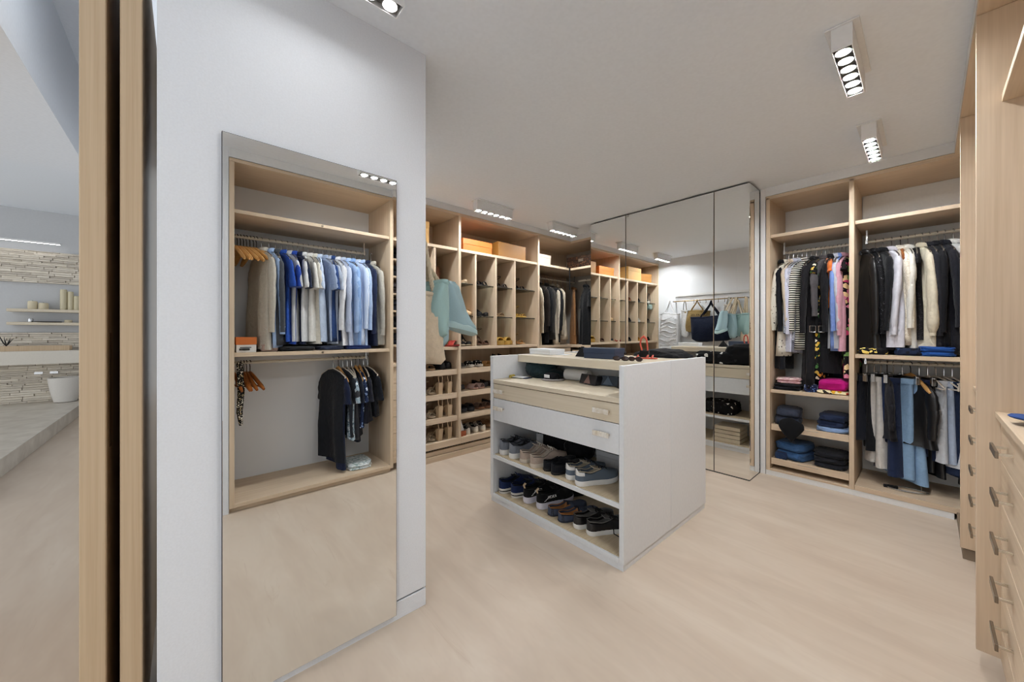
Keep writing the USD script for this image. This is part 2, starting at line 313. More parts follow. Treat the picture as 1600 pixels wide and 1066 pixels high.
# ------------------------------------------------------------------ cabinets
T = .03
class Unit:
    """side: 'L' runs along y facing +x, 'R' runs along y facing -x, 'F' runs along x facing -y; s along the run, p depth from the front."""
    def __init__(u, side, name, label, s0, s1, cat='wardrobe'):
        u.side = side; u.off = .035 if name == 'open_wardrobe' and side == 'R' else 0; u.s0 = s0; u.s1 = s1; u.t = thing(name, label, cat)
    def pt(u, s, p, z): return {'L': (XL - p, s, z), 'R': (XR + p + u.off, s, z), 'F': (s, YF + p, z)}[u.side]
    def bx(u, mb, s0, s1, p0, p1, z0, z1, c=.0012):
        a, b = u.pt(s0, p0, z0), u.pt(s1, p1, z1); return mb.box(a[0], b[0], a[1], b[1], z0, z1, c)
    def part(u, name, s0, s1, p0, p1, z0, z1, m=None, par=None, c=.0012, label=None):
        m = m or (M_WOODX if u.side == 'F' else M_WOODY); return obj(name, u.bx(MB(), s0, s1, p0, p1, z0, z1, c), m, par or u.t, label=label)
    def upright(u, s, z0=.0, z1=2.53, p1=.56, t=T, p0=0.0): return u.part('side_panel', s - t / 2, s + t / 2, p0, p1, z0, z1, M_WOODV)
    def shelf(u, z, s0=None, s1=None, p0=.02, p1=.555, t=T): return u.part('shelf', (u.s0 if s0 is None else s0) + T / 2, (u.s1 if s1 is None else s1) - T / 2, p0, p1, z - t, z)
    def rod(u, z, p=.28, s0=None, s1=None):
        s0 = u.s0 + .03 if s0 is None else s0; s1 = u.s1 - .03 if s1 is None else s1
        r = obj('hanging_rail', MB().tube([u.pt(s0, p, z), u.pt(s1, p, z)], .0125, 12), M_ROD, u.t, 40)
        for s in (s0 + .008, s1 - .008): obj('rail_bracket', u.bx(u.bx(MB(), s - .008, s + .008, p - .016, p + .016, z - .016, z + .016), s - .006, s + .006, p - .008, p + .008, z + .015, z + .10), M_STEEL, r)
        return r
    def tray(u, z, s0, s1, notch=True, p0=.02):
        tr = u.part('tray_shelf', s0, s1, p0 + .016, .52, z - .026, z - .006)
        h = .055; a = s0; b = s1; m_ = (a + b) / 2; w = min(.07, (b - a) * .2)
        poly = [(a, 0), (b, 0), (b, h), (m_ + w, h), (m_ + w * .8, h - .010), (m_ - w * .8, h - .010), (m_ - w, h), (a, h)] if notch else [(a, 0), (b, 0), (b, h), (a, h)]
        import shapely.geometry as sg
        pr = trimesh.creation.extrude_polygon(sg.Polygon(poly), .016, engine='earcut'); v = pr.vertices
        P = np.array([u.pt(s, p0 + p, z - h + q) for s, q, p in v]); f = pr.faces
        obj('tray_front', trimesh.Trimesh(P, f, process=False), M_WOODX if u.side == 'F' else M_WOODY, tr)
        return tr
def bar_handle(u, s, z, par, p=0.0, L=.15):
    mb = u.bx(MB(), s - L / 2, s + L / 2, p - .038, p - .030, z - .012, z + .012, .001)
    h = obj('handle', mb, M_BRONZE, par)
    for k in (-1, 1): obj('handle_post', u.bx(MB(), s + k * L * .40 - .004, s + k * L * .40 + .004, p - .030, p, z - .004, z + .004, .0005), M_CHAMP, h)

# left run: two cubby units and the corner
uA = Unit('L', 'shoe_shelving', 'oak shelving unit beside the white wall, behind the hanging bags', .86, 2.165, 'shelving unit')
uB = Unit('L', 'shoe_shelving', 'oak shoe shelving unit with orange boxes on top, left of the island', 2.165, 3.355, 'shelving unit')
def shoe_unit(u, cols, first):
    if first: u.upright(u.s0 + T / 2, .189)
    u.upright(u.s1, .189); s0 = u.s0 + (T if first else T / 2); s1 = u.s1 - T / 2
    u.part('top_panel', u.s0, u.s1, 0, .56, 2.53, 2.558)
    u.part('back_panel', s0, s1, .545, .557, .12, 2.53, M_WOODV)
    u.part('shelf', s0, s1, .015, .545, 2.16, 2.19); u.part('shelf', s0, s1, .015, .545, 1.12, 1.15)
    for c in cols: u.part('divider', c - .0115, c + .0115, .02, .54, 1.15, 2.16, M_WOODV)
    e = [s0] + [c for c in cols] + [s1]
    for i in range(len(e) - 1):
        for z in (1.482, 1.833):
            a, b = e[i] + (.012 if i else .001), e[i + 1] - (.012 if i < len(e) - 2 else .001)
            g = u.part('glass_shelf', a, b, .06, .52, z - .008, z, M_GLASS); u.part('front_edge', a, b, .054, .0598, z - .009, z + .001, M_GEDGE, g)
    for z in (.915, .668, .428): u.tray(z, s0 + .003, s1 - .003)
    e0 = u.s0 + (0 if first else T / 2 + .0005)
    u.part('shelf', e0, u.s1 + T / 2, .0, .545, .125, .188)
    u.part('plinth', e0, u.s1 + T / 2, .02, .5, .058, .100); u.part('plinth_step', e0, u.s1 + T / 2, 0, .5, 0, .056)
    u.part('plinth_gap', e0, u.s1 + T / 2, .05, .5, .100, .125, M_GAP)
shoe_unit(uA, (1.26, 1.57, 1.88), True)
shoe_unit(uB, (2.386, 2.675, 2.968), False)
uC = Unit('L', 'corner_wardrobe', 'dark corner wardrobe with L-shaped shelf and hanging clothes left of mirrored doors', 3.37, 4.55)
uC.part('top_panel', 3.355, 4.55, 0, .56, 2.53, 2.558); obj('top_panel', B(XL, -2.712, YF, 4.55, 2.53, 2.558), M_WOODX, uC.t)
uC.part('back_panel', 3.37, 4.55, .545, .557, .1, 2.53, M_WOODV); obj('back_panel', B(XL - .54, -2.712, 4.535, 4.547, .1, 2.53), plain('grey_corner_back', 'bdb7ad', .8), uC.t)
for z in (2.19, 1.13):
    obj('shelf', B(XL - .545, XL - .01, 3.372, 4.53, z - .03, z), M_WOODY, uC.t); obj('shelf', B(XL - .009, -2.714, YF + .01, 4.53, z - .03, z), M_WOODX, uC.t)
uC.rod(2.055, .30, 3.385, 4.45)
r = obj('hanging_rail', MB().tube([(XL - .06, 4.24, 2.04), (-2.72, 4.27, 2.04)], .0125, 12), M_ROD, uC.t, 40)
for k, z in enumerate((.83, .53, .23)):
    d = obj('drawer', B(XL - .03, XL - .012, 3.39, 4.0, z, z + .26), M_WOODY, uC.t); obj('handle', B(XL - .012, XL + .008, 3.62, 3.76, z + .12, z + .14), M_BRONZE, d)
obj('drawer', B(XL + .002, -2.72, YF + .03, YF + .05, .23, 1.06), M_WOODX, uC.t)
obj('plinth', B(XL - .5, XL, 3.372, 4.5, 0, .1), M_WOODY, uC.t)
obj('plinth', B(XL + .001, -2.714, YF, 4.5, 0, .1), M_WOODX, uC.t)

# mirrored cabinet
t = thing('mirrored_cabinet', 'tall cabinet with three frameless mirrored doors and mirrored side by the island', 'cabinet')
obj('carcass', B(-2.705, -1.033, 3.692, 4.54, .012, 2.606), M_GAP, t)
for a, b in ((-2.711, -2.238), (-2.232, -1.320), (-1.314, -1.027)):
    obj('mirror_door', B(a, b, 3.6826, 3.6905, .010, 2.610, c=.002), M_MIRROR, t)
obj('mirror_side', B(-1.032, -1.027, 3.6915, 3.98, .010, 2.610, c=.001), M_MIRROR, t)
obj('edge_trim', MB().box(-2.236, -2.234, 3.679, 3.690, .01, 2.61).box(-1.318, -1.316, 3.684, 3.690, .01, 2.61).box(-2.711, -1.027, 3.684, 3.70, 0, .0098).box(-2.711, -1.027, 3.684, 3.70, 2.6102, 2.613).box(-1.04, -1.0265, 3.70, 3.98, 2.6102, 2.613).box(-1.04, -1.0265, 3.70, 3.98, 0, .0098), plain('grey_edge_trim', '5a5856', .5), t)
obj('top_hinge', B(-2.232, -2.205, 3.675, 3.683, 2.59, 2.61), M_STEEL, t)

# far wardrobes
uD = Unit('F', 'open_wardrobe', 'narrow open oak wardrobe section packed with clothes above folded jeans', -.9665, -.4)
uE = Unit('F', 'open_wardrobe', 'wide open oak wardrobe section with two hanging rails at right', -.4, .66)
M_BACKW = plain('white_back_panel', 'f0f0ee', .6)
for u, first in ((uD, True), (uE, False)):
    if first: u.upright(u.s0 + .002, .045)
    u.upright(u.s1 - (0 if first else .02), .045); s0 = u.s0 + T / 2 + .003; s1 = u.s1 - T / 2 - (0 if first else .02)
    u.part('top_panel', u.s0 - (T / 2 if first else 0), u.s1, 0, .55, 2.515, 2.545)
    u.part('back_panel', s0, s1, .55, .562, .05, 2.515, M_BACKW)
    u.part('shelf', s0, s1, .02, .55, 2.165, 2.193)
    obj('shelf_pin', MB().lathe([(.008, 0), (.008, .004)], 10, u.pt((s0 + s1) / 2 - .05, .03, 2.193)), M_STEEL, u.t)
    u.part('floor_panel', s0, s1, .0, .55, .045, .085 if not first else .062)
    u.part('plinth', u.s0 - (T / 2 if first else 0), u.s1 if first else XR, .004, .4, 0, .0448, M_TRIM)
    u.rod(2.055, .285, s0 + .04, s1 - .005)
uD.shelf(.782); uD.tray(.468, -.945, -.418, False); uD.tray(.158, -.945, -.418, False)
for z in (.468, .158): uD.part('pull_lip', -.75, -.61, .0165, .0195, z - .018, z - .012, M_CHAMP)
uE.part('shelf', uE.s0 + .018, .63, .02, .55, 1.096, 1.126); uE.rod(1.052, .285, -.35, .62)

# right run seen edge-on and in the tall mirror
uS = Unit('R', 'open_wardrobe', 'open oak wardrobe with rows of shirts, seen only in the tall mirror', .233, 1.437)
uT = Unit('R', 'drawer_wardrobe', 'oak drawer and shelf unit cut off at right edge, nearest us', 1.437, 2.317)
uU = Unit('R', 'drawer_wardrobe', 'oak drawer unit at right between the two projecting side panels', 2.317, 3.343)
uV = Unit('R', 'drawer_wardrobe', 'last oak unit at right, joining the far wardrobe', 3.343, 3.98)
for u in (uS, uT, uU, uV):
    a = u.s0 + (T / 2 if u is uS else 0)
    if u is uS: u.upright(a, .035)
    if u is not uV: u.upright(u.s1, .067 if u is not uS else .035)
    u.part('top_panel', u.s0, u.s1, 0, .56, 2.531, 2.556); u.part('back_panel', a + T / 2, u.s1 - T / 2, .55, .56, .07, 2.53, M_BACKW if u is uS else M_WOODV)
    u.part('shelf', a + T / 2, u.s1 - T / 2, .06 if u is not uS else .02, .55, 2.17, 2.197)
    u.part('plinth', u.s0, u.s1, .03 if u is uS else (.01 if u is uV else .12), .5, 0, .034 if u is uS else .06, plain('shade_toned_plinth', '8c7a66', .6) if u is not uS else M_WOODY)  # drawer-unit plinths get a darker brown, painting in the shade beneath the units
    if u in (uT, uU, uV):
        z0, dz = .188, .158
        u.part('counter_top', a + T / 2, u.s1 - T / 2, .045, .55, .978, 1.0)
        u.part('bottom_panel', a + T / 2, u.s1 - T / 2, .058, .55, .067, .186)
        for k in range(5):
            d = u.part('drawer', a + T / 2 + .003, u.s1 - T / 2 - .003, .058, .078, z0 + k * dz + .002, z0 + (k + 1) * dz - .002)
            bar_handle(u, {uT: 2.06, uU: 3.06, uV: 3.7}[u], z0 + (k + .5) * dz, d, .058)
uS.part('floor_panel', .263, 1.422, .0, .55, .0355, .065); uS.part('shelf', .263, 1.422, .02, .55, 1.122, 1.150)
uS.rod(2.055, .28, .27, 1.29); uS.rod(1.062, .28, .27, 1.31)
for z in (2.197, 1.15): obj('shelf_pin', MB().tube([uS.pt(.85, .012, z - .014), uS.pt(.85, .02, z - .014)], .008), M_BRONZE, uS.t)
for z in (2.03, 1.86, 1.69, 1.52, 1.35, 1.18): uT.part('shelf', 1.455, 2.30, .2, .54, z - .018, z)

# ------------------------------------------------------------------ island
IX0, IX1, IY0, IY1, IZ = -2.25, -1.086, 1.771, 2.877, 1.119
t = isl = thing('closet_island', 'white double-sided closet island with cream drawer fronts and open shoe shelves', 'island')
YM = (IY0 + IY1) / 2
for x0, x1 in ((IX0, IX0 + .034), (IX1 - .030, IX1)):
    for y0, y1 in ((IY0, YM - .001), (YM + .001, IY1)): obj('side_panel', B(x0, x1, y0, y1, .040, IZ), M_LACQ, isl)
a, b = IX0 + .0342, IX1 - .0302
obj('top_board', B(a, b, 2.03, 2.62, 1.062, IZ - .001), M_CREAM, isl)
obj('plinth', B(IX0 + .006, IX1 - .006, IY0 + .004, IY1 - .004, 0, .0395), M_LACQ, isl)
M_PEBB = streak('island_shelf_liner', 'cdbb9f', 'b9a688', (150, 6, 6), rough=.6)
for yf, sg in ((IY0, 1), (IY1, -1)):
    def bb(x0, x1, p0, p1, z0, z1, c=.0012): return B(x0, x1, yf + sg * p0, yf + sg * p1, z0, z1, c)
    obj('back_panel', bb(a, b, .535, .55, .065, 1.062), M_LACQ, isl)
    obj('counter', bb(a, b, .0, .53, .911, .940), M_CREAM, isl)
    for z0, z1, m in ((.800, .907, M_CREAM), (.628, .796, M_LACQ)):
        d = obj('drawer', bb(a + .002, b - .002, .004, .022, z0, z1), m, isl)
        for hx in (-2.135, -1.223):
            hd = obj('handle', MB().box(hx - .053, hx + .053, yf + sg * -.026, yf + sg * -.018, .857 - .014 if z0 > .7 else .713, .857 + .014 if z0 > .7 else .741), M_PEARL, d)
            for k in (-1, 1): obj('handle_post', MB().box(hx + k * .04 - .005, hx + k * .04 + .005, yf + sg * -.018, yf + sg * .004, .852 if z0 > .7 else .722, .862 if z0 > .7 else .732), M_CHAMP, hd)
    obj('drawer_case', bb(a, b, .03, .53, .628, .640), M_LACQ, isl)
    for z in (.365, .068):
        s_ = obj('shelf', bb(a, b, .0, .53, z - .030, z - .0045), M_LACQ, isl); obj('shelf_liner', bb(a + .004, b - .004, .012, .53, z - .0044, z), M_PEBB, s_)

# ------------------------------------------------------------------ hangers
def hanger(kind):
    name = {'wood': 'wooden_hanger', 'dark': 'wooden_hanger', 'velvet': 'velvet_hanger', 'slim': 'slim_hanger', 'black': 'black_hanger', 'clip': 'clip_hanger'}[kind]
    t = thing(name, 'prototype', 'hanger')
    R_ = .0165; P = [(R_ * math.sin(a), 0, R_ * math.cos(a)) for a in np.linspace(-1.6, 2.7, 12)] + [(0, 0, -.035), (0, 0, -.085)]
    obj('hook', MB().tube(P, .0028, 6), M_GAP if kind in ('wood', 'dark', 'black') else M_STEEL, t, 50)
    m = {'wood': M_HWOOD, 'dark': M_HDARK, 'velvet': M_HVELV, 'slim': M_STEEL, 'black': fabric('1d1c1d'), 'clip': M_STEEL}[kind]
    mb = MB()
    if kind in ('wood', 'dark'):
        X = np.linspace(-1, 1, 13); arm = [(x * .21, .02 * (1 - math.cos(x * 1.4)), -.085 - .115 * abs(x) ** 1.3) for x in X]
        mb.tube(arm, [.011 + .008 * (abs(x) > .6) * (abs(x) - .6) - .006 * (abs(x) > .95) + .003 * (1 - abs(x)) for x in X], 8, flat=1.25, up=(0, 0, 1)); obj('shoulder_bar', mb, m, t, 50)
        if kind == 'dark': obj('trouser_bar', MB().tube([(-.17, .012, -.18), (.17, .012, -.18)], .006), m, t)
    elif kind == 'clip':
        obj('clip_bar', MB().tube([(-.17, 0, -.095), (.17, 0, -.095)], .004), m, t)
        for k in (-1, 1): obj('clip', MB().box(k * .14 - .012, k * .14 + .012, -.012, .012, -.15, -.085), m, t)
    else:
        r = .006 if kind != 'slim' else .004
        P = [(-.195, 0, -.165), (-.2, 0, -.155), (-.12, 0, -.115), (0, 0, -.085), (.12, 0, -.115), (.2, 0, -.155), (.195, 0, -.165), (0, 0, -.168), (-.195, 0, -.165)]
        obj('frame', mb.tube(P, r, 6), m, t, 60)
    return t
_proto = {}
def hang(kind, loc, rz, label, group=None):
    if kind not in _proto:
        h = _proto[kind] = hanger(kind); x = UsdGeom.Xformable(h); ops = x.GetOrderedXformOps()
        ops[0].Set(Gf.Vec3d(*map(float, loc))); ops[1].Set(math.degrees(rz)); LABELS['prototype'].pop(); tag(h, label, 'hanger', group); return h
    h = dup(_proto[kind], label, loc, rz, group); return h

# ------------------------------------------------------------------ garments
def ring_body(a, b, z, m, fold, ph, fr, skew=0.0, ex=.75):
    t = np.arange(m) * 2 * PI / m; ct, st = np.cos(t), np.sin(t)
    x = a * np.sign(ct) * np.abs(ct) ** ex; y = b * np.sign(st) * np.abs(st) ** .85
    y = y + fold * np.sin(fr * x / max(a, .01) + ph) + fold * .5 * np.sin(2.3 * fr * x / max(a, .01) + 2 * ph)
    return np.stack([x + skew, y, np.full(m, z)], 1)
def garment(name, label, cat, loc, rz, m, length=.75, sleeve='long', w=.20, thick=.028, hem=1.0, seed=0, neck=-.10, collar=True, trim=None, puff=0.0, group=None, lean=0.0):
    """a garment hanging from a rail at loc: x across the hanger, y along the rail, z down."""
    r = random.Random(seed * 13 + 5); t = thing(name, label, cat, loc, rz, group)
    N = 15; m_ = 28; rings = []; ph = r.random() * 6; fr = r.uniform(3.2, 5.5)
    zs = [0, .012, .035, .06, .09] + list(np.linspace(.15, length, N - 5))
    A = Pch([0, .012, .035, .06, .09, .16, .3, max(.45, length * .6), max(.5, length)], [.052, .085, w * .72, w * .93, w * 1.0, w * .98, w * .94, w * (.93 + .5 * (hem - 1)), w * hem * 1.0])
    Bt = Pch([0, .03, .09, .2, .5 if length > .5 else .45, max(.51, length)], [.032, .024, .026, thick, thick * 1.05, thick * 1.25])
    for z in zs:
        g = min(1, z / .5); tw = lean * max(0, z - .1)
        rg = ring_body(float(A(z)), float(Bt(z)), neck - z, m_, .012 * g + .012 * g * g * (hem), ph + 1.1 * z, fr)
        rg[:, 1] += tw; rg[:, 0] += .012 * g * math.sin(ph + 3 * z)
        if z == zs[-1]: rg[:, 2] += .012 * np.sin(2 * rg[:, 0] / w + ph)
        rings.append(rg)
    obj('body', MB().loft(rings), m, t, 60)
    if sleeve:
        for k in (-1, 1):
            if sleeve == 'short': P = [(k * (w - .06), 0, neck - .075), (k * (w - .015), .004, neck - .115), (k * (w + .008), .008, neck - .19), (k * (w + .014), .012, neck - .29)]; rr = [.045, .060, .066, .074]
            elif sleeve == 'cap': P = [(k * (w - .05), 0, neck - .07), (k * (w - .01), 0, neck - .09), (k * (w + .01), 0, neck - .15)]; rr = [.04, .05, .055]
            else:
                o = r.uniform(-.03, .03); L = min(.66, length - .07) * r.uniform(.92, 1.03)
                P = [(k * (w - .045), 0, neck - .075), (k * (w - .01), .004, neck - .115), (k * (w + .006), .3 * o, neck - .22), (k * (w + .012), .6 * o, neck - L * .55), (k * (w + .008), o, neck - L * .85), (k * (w + .006), o, neck - L)]
                rr = [.042, .058, .060, .052 + puff * .5, .046 + puff, .036]
            P = np.array(P); q = np.linspace(0, len(P) - 1, 19); P2 = np.stack([np.interp(q, range(len(P)), P[:, i]) for i in range(3)], 1); R2 = np.interp(q, range(len(P)), rr) * (1 + .07 * np.sin(q * 4 + ph) + .05 * np.sin(q * 9 + 2 * ph))
            obj('sleeve', MB().tube(P2, R2 * .82, 12, flat=.40 if sleeve == 'short' else .50, up=(0, 1, 0)), m, t, 60)
            if sleeve == 'long' and collar: obj('cuff', MB().tube([P2[-1] + (0, 0, .055), P2[-1] - (0, 0, .004)], .035, 12, flat=.5, up=(0, 1, 0)), trim or m, t, 60)
    if collar:
        a = np.linspace(.5, 2 * PI - .5, 16)
        obj('collar', MB().tube([(.056 * math.sin(q), .030 * math.cos(q), neck + .012 + .01 * math.cos(q)) for q in a], .017, 8, flat=1.2, up=(0, 0, 1)), trim or m, t, 60)
    return t
def trousers(name, label, cat, loc, rz, m, length=.6, w=.11, thick=.022, seed=0, flare=1.1, drop=-.13, group=None, waist=True):
    r = random.Random(seed * 7 + 1); t = thing(name, label, cat, loc, rz, group); ph = r.random() * 6
    for k in (-1, 1):
        rings = []
        for z in np.linspace(0, 1, 12):
            a = w * (.95 + (flare - .95) * z); L = length * (1 - (.04 if k > 0 else 0))
            rg = ring_body(a, thick * (.7 + .5 * z), drop - z * L, 20, .004 + .007 * z, ph + k + z, 3.2, k * .02 * z); rg[:, 1] += k * (thick * .55 + .012 * z); rings.append(rg)
        obj('leg', MB().loft(rings), m, t, 60)
    if waist: obj('waistband', MB().loft([ring_body(w * 1.0, thick * 1.75, drop + z, 20, 0, 0, 1) for z in (.022, .02, -.018, -.02)]), m, t, 60)
    return t

def rail(items, at, rz, where, hkind, group):
    """items: (position along the rail, kind, material, look, short name, options). at(pos) gives the world point on the rail."""
    # the fifth field names the neighbour on the left; the next entry's fifth field therefore names the item itself
    cut = lambda q: q[4:] if q.startswith('the ') else q
    names = [cut(items[i + 1][4]) for i in range(len(items) - 1)] + [items[-1][3]]
    for i, (s, kind, m, look, short, o) in enumerate(items):
        o = dict(o); hk = o.pop('hanger', hkind); yaw = o.pop('yaw', None); r = random.Random(int(s * 991) + i)
        nb = f'between {cut(short)} and {names[i+1]}' if i < len(items) - 1 and i > 0 else (f'at left end beside {names[1]}' if i == 0 else f'at right end beside {cut(short)}')
        lab = f'{look} {nb}, {where}'
        y = rz + math.radians(yaw if yaw is not None else r.uniform(-9, 9)); loc = at(s)
        if kind == 'pants': trousers(o.pop('name', 'trousers'), lab, 'trousers', loc, y, m, seed=i + int(100 * s), **o)
        else: garment(o.pop('name', kind), lab, o.pop('cat', kind), loc, y, m, seed=i + int(100 * abs(s)), **o)
        if hk: hang(hk, loc, y, f'{ {"slim":"slim metal","wood":"wooden","dark":"dark wooden","velvet":"white velvet","black":"black","clip":"silver clip"}[hk]} hanger carrying the {look}, {where}', group + f', {hk}')

F = fabric
BL, SKY, PALE, NAVY, ROY = F('8fb0e0'), F('a9c3ea'), F('c5d3ea'), F('1c2540'), F('2850a8')
# --- shirts seen in the tall mirror (upper rail)
rs = lambda s: uS.pt(s, .28, 2.055)
LS = dict(length=.78, sleeve='long'); SS = dict(length=.74, sleeve='short', collar=True)
rail([
    (.462, 'shirt', F('c6bfb2'), 'long stone beige shirt', 'bare hangers', dict(LS, yaw=-12, thick=.035)),
    (.512, 'shirt', SKY, 'light blue shirt with long sleeves', 'the beige shirt', dict(LS, yaw=-10)),
    (.558, 'jacket', F('4d5158'), 'charcoal grey jacket', 'the light blue shirt', dict(LS, length=.76)),
    (.600, 'shirt', ROY, 'royal blue short-sleeved polo', 'the charcoal jacket', SS), (.642, 'shirt', F('c2c3c6'), 'light grey short-sleeved polo', 'the royal blue polo', SS),
    (.682, 'shirt', F('2346a0'), 'second royal blue polo', 'the grey polo', SS), (.722, 'shirt', NAVY, 'navy polo', 'the second royal blue polo', SS),
    (.762, 'shirt', F('d8d8da'), 'pale grey striped shirt', 'the navy polo', SS), (.802, 'shirt', F('e3e0da'), 'white short-sleeved shirt', 'the pale grey shirt', SS),
    (.842, 'shirt', F('dcd6ca'), 'ivory linen shirt', 'the white shirt', SS), (.880, 'shirt', PALE, 'pale blue short-sleeved shirt', 'the ivory shirt', SS),
    (.918, 'shirt', F('9aa8c2'), 'grey blue short-sleeved shirt', 'the pale blue shirt', dict(SS, yaw=-8)), (.952, 'shirt', F('b3bccd'), 'lilac grey short-sleeved shirt', 'the grey blue shirt', dict(SS, yaw=-10)),
    (.986, 'shirt', F('2a4478'), 'dark blue short-sleeved shirt', 'the lilac grey shirt', SS), (1.028, 'shirt', F('e6e6ea'), 'white long-sleeved shirt', 'the dark blue shirt', LS),
    (1.070, 'shirt', F('bfc9e0'), 'pale lilac long-sleeved shirt', 'the long white shirt', LS), (1.116, 'shirt', SKY, 'sky blue long-sleeved shirt', 'the pale lilac shirt', dict(LS, yaw=-8)),
    (1.160, 'shirt', BL, 'mid blue long-sleeved shirt', 'the sky blue shirt', LS), (1.204, 'shirt', striped('b9cbe9', 'dfe6f2', 60, 'x', 0), 'blue and white fine-striped shirt', 'the mid blue shirt', dict(LS, yaw=-8)),
    (1.250, 'shirt', F('b4cbef'), 'powder blue long-sleeved shirt', 'the fine-striped shirt', LS), (1.292, 'shirt', F('222b49'), 'dark navy long-sleeved shirt', 'the powder blue shirt', LS),
    (1.348, 'jacket', F('c2bdb3'), 'stone grey knit jacket', 'the dark navy shirt', dict(LS, length=.78))],
    rs, 0, 'mirrored upper rail', 'slim', 'hangers on the mirrored upper rail')
for i, s in enumerate((.285, .303, .323, .343, .362, .385, .408, .428)):
    hang('wood', rs(s), -math.radians((8, 12, 10, 16, 20, 14, 22, 26)[i]), ('first', 'second', 'third', 'fourth', 'fifth', 'sixth', 'seventh', 'rightmost')[i] + ' bare wooden hanger from the left on mirrored upper rail', 'bare wooden hangers, mirrored upper rail')
rs2 = lambda s: uS.pt(s, .28, 1.062)
for i, s in enumerate((.283, .325, .345, .362, .385)):
    hang('dark', rs2(s), -math.radians((4, 6, 3, 8, 14)[i]), ('first', 'second', 'third', 'fourth', 'rightmost')[i] + ' bare brown wooden hanger at left of mirrored lower rail', 'bare brown hangers, mirrored lower rail')
t = thing('patterned_scarf', 'thin speckled black and white scarf hanging at left of mirrored lower rail', 'scarf', rs2(.302))
v_ = MB().tube([(-.16, 0, .016), (-.175, 0, 0), (-.17, .01, -.2), (-.175, .0, -.36), (-.165, .01, -.46)], [.012, .02, .022, .020, .012], 8, flat=.6); obj('cloth', v_, printed('1f1d1c', ['e8e2d4', 'c8b48a'], 60, .35), t, 50)
TE = dict(length=.66, sleeve='short', collar=False, drop=None); TE.pop('drop')
rail([
    (1.005, 'shirt', F('1d2027'), 'black tee on white hanger', 'empty rail', dict(TE, length=.80, yaw=-14, hanger='velvet')),
    (1.050, 'shirt', F('1b2440'), 'long midnight blue shirt', 'the black tee', dict(TE, length=.86, hanger='wood')),
    (1.090, 'shirt', F('2c3038'), 'dark slate tee shirt', 'the midnight blue shirt', dict(TE, length=.60, yaw=-10, hanger='velvet')),
    (1.130, 'shirt', printed('9db0bd', ['e2e7ea', '5d6f7b'], 40, .4), 'pale blue patterned shirt', 'the slate tee', dict(TE, length=.62, hanger='velvet')),
    (1.168, 'shirt', F('3c3d42'), 'dark grey tee shirt', 'the patterned shirt', dict(TE, length=.62, hanger='velvet')),
    (1.205, 'shirt', F('181d2b'), 'navy black tee shirt', 'the dark grey tee', dict(TE, length=.64, hanger='wood')),
    (1.240, 'shirt', printed('24304e', ['7d93bd', 'c9d2e6'], 30, .4), 'blue patterned short shirt', 'the navy black tee', dict(TE, length=.52, hanger='wood')),
    (1.278, 'shirt', F('22232e'), 'charcoal tee shirt', 'the blue patterned shirt', dict(TE, length=.50, hanger='velvet')),
    (1.315, 'shirt', F('151821'), 'last black tee shirt', 'the charcoal tee', dict(TE, length=.46, hanger='velvet'))],
    rs2, 0, 'mirrored lower rail', 'wood', 'hangers on the mirrored lower rail')

